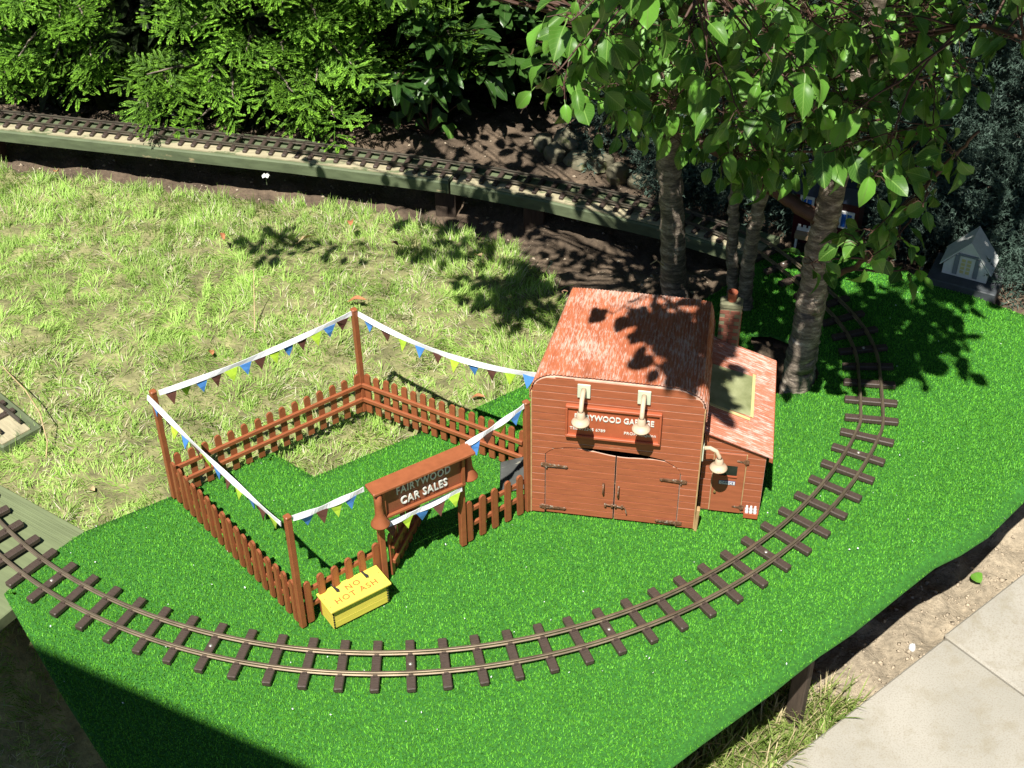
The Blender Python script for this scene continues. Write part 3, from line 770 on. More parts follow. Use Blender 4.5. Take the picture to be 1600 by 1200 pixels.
# bunting
def bunting(label, a, b, sag, seq, first=.02, flags=None, hgt=.020, wid=.0185, tape_w=.0072):
    a = Vector(a); b = Vector(b); d = b - a; hd = Vector((d.x, d.y, 0)).normalized(); nr = Vector((-hd.y, hd.x, 0))
    o = empty('bunting', a, 0, label, 'bunting', 'flag bunting round the sales lot')
    N = 22; pts = [d * (i / N) + Vector((0, 0, -4 * sag * (i / N) * (1 - i / N))) for i in range(N + 1)]
    mb = MB()
    for i, p in enumerate(pts):
        tw = .35 * math.sin(i * .55) + .25; u = Vector((0, 0, 1)) * math.cos(tw) + nr * math.sin(tw)
        for s in (-.5, .5):
            mb.v.append(tuple(p + u * (s * tape_w) + nr * .0004)); mb.v.append(tuple(p + u * (s * tape_w) - nr * .0004))
    for i in range(N):
        k = 4 * i
        mb.f += [(k, k + 2, k + 6, k + 4), (k + 1, k + 5, k + 7, k + 3), (k, k + 4, k + 5, k + 1), (k + 2, k + 3, k + 7, k + 6)]
    mb.build('ribbon', M_tape, o)
    L = d.length; n = len(seq)
    for i, cname in enumerate(seq):
        t = first / L + (1 - 2 * first / L) * (i / max(1, n - 1)); p = d * t + Vector((0, 0, -4 * sag * t * (1 - t) - tape_w * .42))
        w = wid * random.uniform(.9, 1.08); h = hgt * random.uniform(.9, 1.05)
        mb = MB(); sl = (hd * 1.0 + Vector((0, 0, d.z / max(1e-6, math.hypot(d.x, d.y))))).normalized()
        sw = nr * random.uniform(-.004, .004) * 1.2
        q = [p - sl * w / 2, p + sl * w / 2, p + Vector((0, 0, -h)) + sw]
        mid = [(q[0] + q[2]) / 2 + nr * random.uniform(-.0012, .0012), (q[1] + q[2]) / 2 + nr * random.uniform(-.0012, .0012)]
        vs = [q[0], q[1], mid[1], q[2], mid[0]]
        v2 = [v + nr * .0005 for v in vs] + [v - nr * .0005 for v in vs]
        fs = [(0, 1, 2, 4), (4, 2, 3), (5, 9, 7, 6), (9, 8, 7)] + [(k, 5 + k, 5 + (k + 1) % 5, (k + 1) % 5) for k in range(5)]
        mb.add(v2, fs).build('flag', M_flag[cname], o)
    return o
def cyc(s, n): b = ['blue', 'brown', 'lime']; return [b[(s + i) % 3] for i in range(n)]
tz = POST_H - .007
TA, TB, TCc, TD = PA + Vector((0, 0, tz)), PB + Vector((0, 0, tz + .002)), PC + Vector((0, 0, tz + .002)), PD + Vector((0, 0, tz - .003))
bunting('white ribbon bunting along the lower left side, highest above the picket fence', TA + Vector((-.006, -.004, -.001)), TB + Vector((-.007, -.004, -.002)), .006, cyc(0, 12), .018)
bunting('white ribbon bunting across the upper left side, seen against the lawn', TA + Vector((.008, .003, 0)), TD + Vector((-.004, -.003, 0)), .007, cyc(1, 13)[::1], .016)
bunting('sagging white ribbon bunting strung from the back post to the garage roof', TD + Vector((.004, -.002, -.002)), (.038, 1.400, .218), .020, cyc(0, 10), .02)
bunting('white ribbon bunting between the front corner post and the sign', TB + Vector((.006, .003, 0)), G1 + Vector((-.014, -.012, .172)), .003, ['blue', 'brown', 'lime', 'blue'], .02)
bunting('white ribbon bunting hanging below the lettered sign board', G1 + Vector((.004, -.008, .104)), G2 + Vector((.002, -.012, .112)), .002, ['brown', 'lime', 'blue', 'brown', 'lime'], .012)
bunting('short white ribbon bunting between the sign and the post beside the garage', G2 + Vector((.008, .004, .172)), TCc + Vector((-.005, -.003, .002)), .002, ['blue', 'brown', 'lime', 'blue'], .014)

# ------------------------------------------------------------------ yellow ash box
b0 = Vector((-.2255, 1.1685, 0)); bd = Vector((-.161 + .2275, 1.218 - 1.1725, 0)); BL = bd.length
bx = empty('ash_box', b0, math.atan2(bd.y, bd.x), 'yellow wooden box with red lettering on its hinged lid, beside the track', 'box')
DP, HB = .033, .0345
def slat_box():
    t = .0022
    for k in range(3):
        z0 = .0012 + k * .0109
        MB().box(0.0022, BL - .0022, 0, t, z0, z0 + .0106, .0005).build('front_slat', M_yellow, bx)
        MB().box(0.0022, BL - .0022, DP - t, DP, z0, z0 + .0106, .0005).build('back_slat', M_yellow, bx)
    for x in (0, BL - t):
        MB().box(x, x + t, .0, DP, 0.0012, .034, .0003).build('end_panel', M_yellow, bx)
    dv = MB()
    for x in (.0006, BL - .0024):
        for k in range(7):
            dv.box(x, x + .0018, -.0007, .0001, .003 + k * .0044, .0052 + k * .0044)
    dv.build('dovetail_joint', M_black, bx)
slat_box()
lid = MB().box(-.003, BL + .003, -.0045, DP + .001, HB, HB + .0026, .0006).build('lid', M_yellow, bx)
for x in (.020, .062):
    MB().prism([(x - .0012, DP + .0035), (x + .0012, DP + .0035), (x + .0022, DP - .005), (x + .0042, DP - .0095), (x + .0028, DP - .0135), (x - .0005, DP - .012), (x - .0005, DP - .0065)], 'z', HB + .0026, HB + .0038).build('hinge', M_black, lid)
nl = MB()
for x in (.001, BL - .0012):
    for y in (.004, .02, .034): nl.lathe([(0, .0004), (.0006, .0003), (.0007, 0)], 6, (x, y, HB + .0026))
nl.build('nail_head', M_black, lid)
letter('NO', .0120, .0001, M_redtxt, lid, (BL * .52, DP * .62, HB + .0028), (0, 0, .05), space=1.3)
letter('HOT ASH', .0125, .0001, M_redtxt, lid, (BL * .50, DP * .24, HB + .0028), (0, 0, .03), space=1.2)

# slate-grey board leaning in the corner
sb = MB().prism([(-.019, 0), (.024, 0), (.024, .045), (-.013, .042)], 'y', -.0015, .0015).build('slate_board', M_slate, None, loc=(.000, 1.416, .001), rot=(R(-28), 0, R(12)))
tag(sb, 'rough slate-grey board leaning in the corner behind the short picket fence', 'board')

# ------------------------------------------------------------------ the garage
GO = Vector((.025, 1.377, 0)); GA = math.atan2(-.173, .985)
gar = empty('garage', GO, GA, 'red-brown model garage with arched double doors and a worn ribbed roof', 'garage')
GW, GD = .2195, .192
def prof_z(u):
    u = np.asarray(u, float)
    z = .238 - .002 * u / GW
    l = np.clip((.032 - u) / .032, 0, 1); r = np.clip((u - (GW - .045)) / .045, 0, 1)
    return z - .0265 * (1 - np.sqrt(1 - l ** 2)) - .030 * (1 - np.sqrt(1 - r ** 2))
DOOR = (np.array([.0178, .0178, .024, .0315, .0458, .075, .11, .135, .1503, .165, .1755, .187, .1966]), np.array([.1075, .1075, .114, .1185, .1225, .1245, .1248, .124, .1222, .1195, .1166, .110, .1005]))
def door_z(u): return np.interp(u, *DOOR)
def strips(name, parent, u0, u1, low, high, pitch, y0, y1, mat_, z_start=0.0, gap=.0009, zmax=.25, nsub=None, jitter=.0002):
    us = np.linspace(u0, u1, nsub or 56)
    k = 0
    while z_start + k * pitch < zmax:
        a = z_start + k * pitch + gap * .5; b = z_start + (k + 1) * pitch - gap * .5; k += 1
        lo = np.maximum(a, low(us)); hi = np.minimum(b, high(us))
        mb = MB(); jy = random.uniform(-jitter, jitter); run = []
        def flush():
            if len(run) < 2: run.clear(); return
            n = len(run); base = len(mb.v)
            for (u, l, h) in run: mb.v += [(u, y0 + jy, l), (u, y0 + jy, h), (u, y1, l), (u, y1, h)]
            for i in range(n - 1):
                q = base + 4 * i
                mb.f += [(q, q + 4, q + 5, q + 1), (q + 1, q + 5, q + 7, q + 3), (q, q + 2, q + 6, q + 4)]
            q = base + 4 * (n - 1); mb.f += [(base, base + 1, base + 3, base + 2), (q, q + 2, q + 3, q + 1)]
            mb.build(name, mat_, parent); mb.v.clear(); mb.f.clear(); run.clear()
        for u, l, h in zip(us, lo, hi):
            if h - l > .0004: run.append((u, l, h))
            else: flush()
        flush()
def front_low(u): return np.where((u > DOOR[0][0]) & (u < DOOR[0][-1]), door_z(u), 0.0)
fw = MB()
us = np.unique(np.concatenate([np.linspace(0, GW, 90), [DOOR[0][0] - 1e-5, DOOR[0][0] + 1e-5, DOOR[0][-1] - 1e-5, DOOR[0][-1] + 1e-5]]))
for ua, ub in zip(us[:-1], us[1:]):
    la, lb = front_low((ua + ub) / 2 + 0 * ua), front_low((ua + ub) / 2)
    if DOOR[0][0] < (ua + ub) / 2 < DOOR[0][-1]: la, lb = door_z(ua), door_z(ub)
    ha, hb = prof_z(ua), prof_z(ub)
    fw.add([(ua, .0002, la), (ub, .0002, lb), (ub, .0002, hb), (ua, .0002, ha), (ua, .006, la), (ub, .006, lb), (ub, .006, hb), (ua, .006, ha)], [(0, 1, 2, 3), (5, 4, 7, 6), (3, 2, 6, 7), (0, 4, 5, 1)])
fw.add([(0, .0002, 0), (0, .006, 0), (0, .006, .2115), (0, .0002, .2115), (GW, .0002, 0), (GW, .006, 0), (GW, .006, .206), (GW, .0002, .206)], [(0, 1, 2, 3), (4, 7, 6, 5)])
fwall = fw.build('front_wall', M_groove, gar)
strips('board', fwall, .0004, GW - .0004, front_low, lambda u: prof_z(u) - .0003, .0118, -.0006, .0004, M_gar, nsub=90, gap=.0016, jitter=.00012)
MB().box(-.0012, .0006, -.0014, .0066, 0, .2105).build('corner_trim', M_gar_edge, gar)
MB().box(GW - .0006, GW + .0012, -.0014, .0066, 0, .2045).build('corner_trim', M_gar_edge, gar)
MB().prism([(.0, .007), (.005, .007), (.025, GD), (.020, GD)], 'z', 0, .204).build('side_wall', M_gar, gar)
rw = MB().box(GW - .005, GW - .0005, .007, GD, 0, .2).build('side_wall', M_gar, gar)
MB().box(.0255, GW - .0055, GD - .005, GD, 0, .204).build('back_wall', M_gar, gar)
MB().box(.004, GW - .004, .0065, GD - .006, .0005, .003).build('floor', M_ply, gar)
MB().box(GW + .0004, GW + .005, -.001, .008, .0, .045, .0008).build('edge_batten', M_gar_edge, gar, rot=(0, R(2.5), 0))
def gap_top(u): return door_z(u) - .0011 - .0105 * np.exp(-((np.asarray(u) - .118) / .045) ** 2)
for (ua, ub, ang, hx) in ((.0186, .1105, R(0), .0186), (.1122, .1958, R(0), .1958)):
    d = MB(); uu = np.linspace(ua, ub, 30)
    for p, q in zip(uu[:-1], uu[1:]):
        d.add([(p, .0012, .001), (q, .0012, .001), (q, .0012, gap_top(q)), (p, .0012, gap_top(p)), (p, .0026, .001), (q, .0026, .001), (q, .0026, gap_top(q)), (p, .0026, gap_top(p))], [(0, 1, 2, 3), (5, 4, 7, 6), (3, 2, 6, 7)])
    d.add([(ua, .0012, .001), (ua, .0026, .001), (ua, .0026, gap_top(ua)), (ua, .0012, gap_top(ua)), (ub, .0012, .001), (ub, .0026, .001), (ub, .0026, gap_top(ub)), (ub, .0012, gap_top(ub))], [(0, 1, 2, 3), (4, 7, 6, 5)])
    dr = d.build('door', M_groove, gar)
    strips('board', dr, ua + .0003, ub - .0003, lambda u: 0 * u + .0014, lambda u: gap_top(u) - .0002, .0118, .0004, .0013, M_gar, zmax=.13, nsub=34, gap=.0013, jitter=.0001)
    left = ua < .05
    for zc in (.0893, .0125):
        h = MB(); s = 1 if left else -1; xh = hx
        L = .027
        h.prism([(xh - s * .0075, zc - .002), (xh - s * .003, zc - .0035), (xh, zc - .0026), (xh + s * L * .4, zc - .0019), (xh + s * L, zc - .0013), (xh + s * (L + .0015), zc), (xh + s * L, zc + .0013), (xh + s * L * .4, zc + .0019), (xh, zc + .0026), (xh - s * .003, zc + .0035), (xh - s * .0075, zc + .002)], 'y', -.0026, -.0009)
        h.tube([(xh, -.0027, zc - .004), (xh, -.0027, zc + .004)], .0014, 8)
        for dx in (-.0055, L * .45, L * .95): h.lathe([(0, .0), (.0001, 0)], 4, (xh + s * dx, -.003, zc)); h.box(xh + s * dx - .0008, xh + s * dx + .0008, -.0034, -.0025, zc - .0008, zc + .0008)
        h.build('hinge', M_rust, dr, rot=(0, R(random.uniform(-1.5, 1.5)), 0))
    xh = .0966 if left else .1166; zc = .0568 if left else .054
    MB().tube([(xh, -.0008, zc - .0085), (xh, -.004, zc - .0075), (xh, -.0062, zc - .003), (xh, -.0062, zc + .003), (xh, -.004, zc + .0075), (xh, -.0008, zc + .0085)], [.0016, .0012, .001, .001, .0012, .0016], 8).build('handle', M_rust, dr, True)
bl = MB().tube([(.0985, -.0022, .0288), (.1255, -.0022, .0268)], .0011, 8)
for x in (.1, .109, .114, .1225): bl.box(x - .0014, x + .0014, -.0036, -.0007, .0255, .0305, .0004)
bl.tube([(.1255, -.0022, .0268), (.1275, -.0032, .0245), (.129, -.0032, .0165)], .0009, 8)
bl.build('door_bolt', M_rust, gar)
# sign
sg = MB().box(.0455, .1660, -.0042, -.0014, .1484, .1976).build('sign_board', M_signred, gar)
for a in ((.0445, .167, .1955, .1990), (.0445, .167, .1470, .1505)): MB().box(a[0], a[1], -.0078, -.0016, a[2], a[3], .0008).build('sign_moulding', M_signred, sg)
for a in ((.0445, .0475), (.164, .167)): MB().box(a[0], a[1], -.0076, -.0018, .1507, .1953, .0008).build('sign_moulding', M_signred, sg)
letter('FAIRYWOOD GARAGE', .0125, .0006, M_letter, sg, (.1066, -.0048, .1802), space=1.0, sx=.8)
letter('TEL:012345 6789', .0062, .0002, M_letter, sg, (.0500, -.0045, .1603), align='LEFT', space=1.05)
letter('PROP: K.Quinn', .0062, .0002, M_letter, sg, (.1610, -.0045, .1603), align='RIGHT', space=1.05)
def wall_lamp(parent, u, z, plate_mat=M_mint):
    o = MB().box(u - .0082, u + .0082, -.0036, -.0013, z - .0105, z + .0105, .0005).build('wall_lamp', plate_mat, parent)
    MB().tube([(u, -.003, z + .003), (u, -.013, z + .004), (u, -.0245, z + .001), (u, -.0305, z - .007), (u, -.0315, z - .0135)], [.0033, .0031, .003, .003, .003], 12).build('arm', M_cream, o, True)
    MB().lathe([(.0034, -.010), (.0052, -.0125), (.0056, -.019), (.0058, -.0205), (.0085, -.0228), (.0114, -.0262), (.0118, -.0276), (.0111, -.0276), (.0075, -.0235), (.0, -.022)], 28, (u, -.0315, z)).build('shade', M_cream, o, True)
wall_lamp(gar, .0668, .2218); wall_lamp(gar, .1428, .2212)
# side lamp reaching over the office door
sl_ = MB().box(GW + .0014, GW + .0036, .004, .020, .119, .142, .0005).build('wall_lamp', M_mint, gar)
ux, uy, uz = GW + .003, .0115, .131
MB().tube([(ux, uy, uz + .004), (ux + .008, uy, uz + .0055), (ux + .0165, uy - .001, uz + .002), (ux + .021, uy - .002, uz - .006), (ux + .0215, uy - .002, uz - .012)], .0028, 12).build('arm', M_cream, sl_, True)
MB().lathe([(.0034, -.009), (.0052, -.0115), (.0056, -.017), (.0058, -.0185), (.0085, -.0208), (.0114, -.0242), (.0118, -.0256), (.0111, -.0256), (.0075, -.0215), (.0, -.020)], 28, (ux + .0215, uy - .002, uz)).build('shade', M_cream, sl_, True)
# ribbed roof in six sheets
def roof_sheets():
    N = 2600; u = np.linspace(-.0015, GW + .0015, N); z = prof_z(np.clip(u, 0, GW)) + .0012
    extra_l = np.linspace(.198, z[0], 30)[:-1]; extra_r = np.linspace(z[-1], .188, 30)[1:]
    U = np.concatenate([np.full(29, -.0015), u, np.full(29, GW + .0015)]); Z = np.concatenate([extra_l, z, extra_r])
    s = np.concatenate([[0], np.cumsum(np.hypot(np.diff(U), np.diff(Z)))]); T = s[-1]
    nrib = 62; ss = np.linspace(0, T, nrib * 4 + 1); uu = np.interp(ss, s, U); zz = np.interp(ss, s, Z)
    du = np.gradient(uu); dz = np.gradient(zz); l = np.hypot(du, dz) + 1e-9; nu, nz = -dz / l, du / l
    h = np.tile([0, 0, .0009, .0009], nrib + 1)[:len(ss)]
    cuts = [0, 84, 168, nrib * 4]
    def taper(i, off_, y):
        # towards the back the shoulders tighten and the left edge draws in
        f = max(0.0, y / GD); u_, z_ = uu[i] + nu[i] * off_, zz[i] + nz[i] * off_
        flat = .2385 - .002 * u_ / GW + off_; el = min(1.0, max(0.0, u_ / .006)); er = min(1.0, max(0.0, (GW - u_) / .006))
        z_ = z_ + (flat - z_) * f * .85 * min(el, er)
        return (u_ + (1 - u_ / GW) * .020 * f, y, z_)
    for r, (ya, yb, lift) in enumerate(((.0015, .1015, .0014), (.0985, GD + .003, .0))):
        for c in range(3):
            i0, i1 = cuts[c], cuts[c + 1]; mb = MB(); n = i1 - i0 + 1
            lf = lift + (.0005 if c == 1 else 0)
            for y in (ya, yb):
                for i in range(i0, i1 + 1): mb.v.append(taper(i, h[i] + lf, y))
            for y in (ya, yb):
                for i in range(i0, i1 + 1): mb.v.append(taper(i, h[i] + lf - .0006, y))
            for i in range(n - 1):
                mb.f += [(i, i + 1, n + i + 1, n + i), (2 * n + i, 3 * n + i, 3 * n + i + 1, 2 * n + i + 1), (i, 2 * n + i, 2 * n + i + 1, i + 1), (n + i, n + i + 1, 3 * n + i + 1, 3 * n + i)]
            mb.build('roof_sheet', M_roof, gar)
roof_sheets()
MB().tube([(.0195, GD, .2330), (.0145, GD + .001, .2335), (.0115, GD, .232), (.0135, GD - .002, .2305)], .0008, 6).build('hook', M_rust, gar)
MB().tube([(-.0012, .012, .2035), (-.004, .012, .206), (-.006, .014, .204)], .0009, 6).build('hook', M_rust, gar)

# ------------------------------------------------------------------ lean-to office
off = empty('office_lean_to', GO, GA, 'red-brown lean-to office with skylight and small door, against the garage', 'shed')
LU0, LU1, LY0, LY1 = .2226, .3050, .040, .236
def lz(u): return .142 - .032 / .0875 * (np.asarray(u) - .2225)
MB().prism([(LU0, 0), (LU1, 0), (LU1, float(lz(LU1)) - .003), (LU0, float(lz(LU0)) - .003)], 'y', LY0, LY0 + .004).build('front_wall', M_groove, off)
DU0, DU1 = .2385, .2795
def lowd(u): return np.where((u > DU0 - .0008) & (u < DU1 + .0008), .1075, .001)
strips('board', off, LU0 + .0004, LU1 - .0003, lowd, lambda u: lz(u) - .0034, .0112, LY0 - .0006, LY0 + .0003, M_gar, zmax=.15, nsub=60, gap=.0013, jitter=.0001)
MB().box(LU1 - .004, LU1, LY0 + .0042, LY1, 0, .104).build('side_wall', M_gar, off)
MB().prism([(LU0, 0), (LU1 - .0042, 0), (LU1 - .0042, float(lz(LU1)) - .004), (LU0, float(lz(LU0)) - .003)], 'y', LY1 - .004, LY1).build('back_wall', M_gar, off)
dr = MB().box(DU0, DU1, LY0 - .0026, LY0 - .0002, .002, .1065, .0004).build('door', M_gar, off)
MB().box(DU0 - .0014, DU0 - .0001, LY0 - .0022, LY0, .002, .1067).build('door_edge', M_gar_edge, dr)
MB().box(DU1 + .0001, DU1 + .0014, LY0 - .0022, LY0, .002, .1067).build('door_edge', M_gar_edge, dr)
MB().box(.2465, .2695, LY0 - .0030, LY0 - .0027, .0690, .0862).build('window', M_glassdk, dr)
MB().box(.2460, .2700, LY0 - .0045, LY0 - .0027, .0668, .0688).build('window_sill', M_signred, dr)
MB().box(.2470, .2688, LY0 - .0031, LY0 - .0027, .0522, .0590).build('name_plate', M_blue, dr)
MB().box(.2476, .2682, LY0 - .0034, LY0 - .0032, .0528, .0584).build('name_plate', M_white, dr)
letter('OFFICE', .0052, .0001, M_blue, dr, (.2579, LY0 - .0037, .0556), space=1.05)
MB().tube([(.2428, LY0 - .0026, .0395), (.2428, LY0 - .006, .0395)], [.0012, .0018], 10).build('handle', M_brass, dr)
for zc in (.0958, .0135):
    h = MB().prism([(DU1 - .0115, zc - .0008), (DU1 - .003, zc - .0016), (DU1 - .0005, zc - .0042), (DU1 + .0042, zc - .0032), (DU1 + .0042, zc + .0032), (DU1 - .0005, zc + .0042), (DU1 - .003, zc + .0016), (DU1 - .0115, zc + .0008)], 'y', LY0 - .0038, LY0 - .0028)
    h.tube([(DU1 + .0005, LY0 - .0039, zc - .0042), (DU1 + .0005, LY0 - .0039, zc + .0042)], .001, 8); h.build('hinge', M_rust, dr)
def leanto_roof():
    ua, ub = .2212, .3125; N = 220; ys = np.linspace(LY0 - .006, LY1 + .006, N); h = np.tile([0, 0, .0008, .0008], N)[:N]
    mb = MB()
    for u in (ua, ub):
        for y, k in zip(ys, h): mb.v.append((u, y, float(lz(u)) + k))
    for u in (ua, ub):
        for y, k in zip(ys, h): mb.v.append((u, y, float(lz(u)) + k - .0009))
    for i in range(N - 1): mb.f += [(i, N + i, N + i + 1, i + 1), (2 * N + i, 2 * N + i + 1, 3 * N + i + 1, 3 * N + i), (N + i, 3 * N + i, 3 * N + i + 1, N + i + 1), (i, i + 1, 2 * N + i + 1, 2 * N + i)]
    rf = mb.build('roof', M_roof2, off)
    MB().prism([(ub - .004, float(lz(ub)) - .006), (ub + .0008, float(lz(ub)) - .008), (ub + .0008, float(lz(ub)) - .0003), (ub - .004, float(lz(ub)) - .0012)], 'y', LY0 - .006, LY1 + .005).build('eaves_board', M_gar, rf)
    # ribbed translucent skylight sheet
    M, t, b = new_mat('yellowed_ribbed_skylight'); b.inputs['Base Color'].default_value = (.42, .42, .17, 1); b.inputs['Roughness'].default_value = .35
    n = noise(t, 30, 4); lk(t, ramp(t, n, [(.35, (.2, .22, .1)), (.7, (.38, .4, .22))]), b.inputs['Base Color'])
    ua, ub = .2235, .2812; ys = np.linspace(.0935, .179, 133); N = len(ys); h = np.tile([0, .0004, .0008, .0004], N)[:N]; mb = MB()
    for u in (ua, ub):
        for y, k in zip(ys, h): mb.v.append((u, y + (u - ua) * .12, float(lz(u)) + .0011 + k))
    for i in range(N - 1): mb.f.append((i, N + i, N + i + 1, i + 1))
    mb.build('skylight', M, rf, True)
    fr = MB(); z = lambda u: float(lz(u))
    for (u0, u1, v0, v1) in ((ub - .001, ub + .003, .0985, .190), (ua, ub - .0012, .0905, .0945)):
        fr.add([(u0, v0, z(u0) + .001), (u1, v0, z(u1) + .001), (u1, v1, z(u1) + .001), (u0, v1, z(u0) + .001), (u0, v0, z(u0) + .0024), (u1, v0, z(u1) + .0024), (u1, v1, z(u1) + .0024), (u0, v1, z(u0) + .0024)], [(4, 5, 6, 7), (0, 1, 5, 4), (1, 2, 6, 5), (2, 3, 7, 6), (3, 0, 4, 7)])
    fr.build('skylight_frame', M_lightyel, rf)
leanto_roof()
# brick chimney of the office
ch = MB().box(.2268, .2562, .2380, .2560, 0, .196).build('chimney', M_mortar, off)
cz = .100; row = 0
brk = MB().box(-.0066, .0066, -.0007, .0007, 0, .0052, .0003).mesh('brick', M_brick)
brk_s = MB().box(-.0007, .0007, -.004, .004, 0, .0052, .0003).mesh('brick', M_brick)
while cz < .188:
    for k in range(3):
        x = .2268 + .0066 + k * .0142 - (.0071 if row % 2 else 0)
        if .2268 + .004 < x < .2562 - .004: inst('brick', brk, ch, (x, .2378, cz))
    for k in range(2):
        y = .2425 + k * .009
        inst('brick', brk_s, ch, (.2564, y, cz))
    cz += .0062; row += 1
MB().box(.2258, .2572, .2370, .2570, .1962, .204, .002).build('cap', M_mortar, ch)
MB().lathe([(.0062, .204), (.0066, .215), (.0072, .2165), (.0072, .2185), (.005, .2185), (.0046, .206)], 18, (.2415, .247, 0)).build('chimney_pot', M_pot, ch, True)

# milk crate
mcp = P(1172, 806, 0)
mc = empty('milk_crate', (mcp.x, mcp.y, 0), GA, 'tiny red crate of white milk bottles outside the office door', 'crate')
w_, d_ = .0095, .0065
cb = MB().box(-w_, w_, -d_, -d_ + .0012, .0015, .009).box(-w_, w_, d_ - .0012, d_, .0015, .009).box(-w_, -w_ + .0012, -d_ + .0012, d_ - .0012, .0015, .009).box(w_ - .0012, w_, -d_ + .0012, d_ - .0012, .0015, .009).box(-w_ + .0012, w_ - .0012, -d_ + .0012, d_ - .0012, .0015, .003)
cb.build('crate_body', M_signred, mc)
bot = MB().lathe([(.0, .003), (.0024, .003), (.0025, .0105), (.0018, .0125), (.0013, .0145), (.0014, .0158), (0, .016)], 10).mesh('bottle', M_white, True)
for i in range(3):
    for j in range(2): inst('bottle', bot, mc, (-.0056 + i * .0056, -.0027 + j * .0054, .0002))

# ------------------------------------------------------------------ leaves
def leaf_mesh(name, mat_, wd=.62, curl=.25, fold=.16, twist=0.0, petiole=.22, rows=7, kink=.0):
    V = []; UV = []; Fc = []
    def outline(v): return wd / 2 * (math.sin(math.pi * min(1, v) ** .95) ** .72) * (1 + .05 * math.sin(17 * v + kink)) if 0 < v < 1 else 0.0
    for i in range(rows + 1):
        v = i / rows; hw = max(outline(v), .004)
        for j in range(5):
            a = (j - 2) / 2; x = a * hw; tw = twist * v
            z = fold * abs(x) * 1.2 - curl * v * v + .03 * math.sin(9 * v + 3 * a + kink) * abs(a)
            V.append((x * math.cos(tw), v * (1 - curl * .25 * v), z + x * math.sin(tw))); UV.append((.5 + a * .5 * (hw / (wd / 2)), v))
    for i in range(rows):
        for j in range(4):
            k = i * 5 + j; Fc.append((k, k + 1, k + 6, k + 5))
    n = len(V); r = .016
    V += [(-r, -petiole, .06), (r, -petiole, .06), (r, 0.02, .002), (-r, .02, .002)]; UV += [(.5, 0)] * 4; Fc.append((n, n + 1, n + 2, n + 3))
    V = np.array(V); V[:, 1] += petiole; UV = np.array(UV)
    return V, np.array(Fc), UV
PLUM = [leaf_mesh('leaf', M_leaf, .62, .25, .3, 0), leaf_mesh('leaf', M_leaf, .56, .5, .45, .5, kink=1), leaf_mesh('leaf', M_leaf, .66, .15, .2, -.4, kink=2), leaf_mesh('leaf', M_leaf, .5, .7, .6, -.8, kink=4), leaf_mesh('leaf', M_leaf, .6, -.2, .5, .6, kink=5), leaf_mesh('leaf', M_leaf, .58, .4, .15, 1.1, kink=3)]
LAUR = [leaf_mesh('leaf', M_laurel, .34, .2, .3, 0, .15), leaf_mesh('leaf', M_laurel, .30, .45, .3, .4, .15), leaf_mesh('leaf', M_laurel, .38, .1, .2, -.4, .15)]
def leaf_data(shapes, mat_):
    out = []
    for V, Fc, UV in shapes:
        me = np_mesh('leaf', V, Fc, mat_, None, UV, True); out.append(me)
    return out
PLUM_ME = leaf_data(PLUM, M_leaf); LAUR_ME = leaf_data(LAUR, M_laurel)
def leaf_frame(base, tipdir, nrm, size):
    y = Vector(tipdir).normalized(); n = Vector(nrm); n = n - y * n.dot(y)
    if n.length < 1e-4: n = y.orthogonal()
    n.normalize(); x = y.cross(n)
    M = Matrix.Identity(4)
    for i in range(3): M[i][0], M[i][1], M[i][2], M[i][3] = x[i] * size, y[i] * size, n[i] * size, base[i]
    return M
def put_leaves(parent, frames, shapes, meshes, mat_, limit=290):
    """frames: list of (matrix, variant); the ones that show largest become leaf objects, the rest one mass"""
    if not frames: return
    c = np.array([[f[0][i][3] for i in range(3)] for f in frames]); q = QN(c)
    vis = (q[:, 0] > -40) & (q[:, 0] < 1640) & (q[:, 1] > -60) & (q[:, 1] < 1240)
    order = np.argsort(np.where(vis, q[:, 2], 50 + q[:, 2]))
    pick = [i for i in order[:limit] if vis[i]]; ps = set(pick); pinv = Matrix.Translation(-Vector(parent.location))
    for i in pick:
        inst('leaf', meshes[frames[i][1]], parent, mat4=pinv @ frames[i][0])
    rest = [i for i in range(len(frames)) if i not in ps]
    V = []; T = []; U = []; rn = []; off = 0
    for i in rest:
        M, k = frames[i]; A = np.array(M); v, f, uv = shapes[k]
        V.append(v @ A[:3, :3].T + A[:3, 3] - np.array(parent.location)); T.append(f + off); U.append(uv); off += len(v); rn.append(np.full(len(v), random.random()))
    if V:
        me = np_mesh('leaf_mass', np.concatenate(V), np.concatenate(T), mat_, None, np.concatenate(U), True)
        a = me.attributes.new('rnd', 'FLOAT', 'POINT'); a.data.foreach_set('value', np.concatenate(rn).astype(np.float32))
        tag(np_obj('leaf_mass', me, parent), kind='stuff')

# ------------------------------------------------------------------ trees
def wobble(pts, n, amp, seed):
    """smooth path through pts with small wobble"""
    pts = [Vector(p) for p in pts]; p = [pts[0] * 2 - pts[1]] + pts + [pts[-1] * 2 - pts[-2]]; out = []
    rs = random.Random(seed)
    for i in range(1, len(p) - 2):
        for k in range(n):
            t = k / n; a, b, c, d = p[i - 1:i + 3]
            out.append(.5 * ((2 * b) + (c - a) * t + (2 * a - 5 * b + 4 * c - d) * t * t + (3 * b - a - 3 * c + d) * t ** 3) + Vector((rs.gauss(0, amp), rs.gauss(0, amp), 0)))
    out.append(p[-2]); return out
def trunk_mesh(mb, path, r0, r1, seed, n=14):
    rs = random.Random(seed); N = len(path); rad = []
    for i in range(N):
        t = i / (N - 1); r = r0 + (r1 - r0) * t + r0 * .25 * math.exp(-t * 14)
        rad.append(r * (1 + rs.uniform(-.018, .018)))
    mb.tube(path, rad, n)
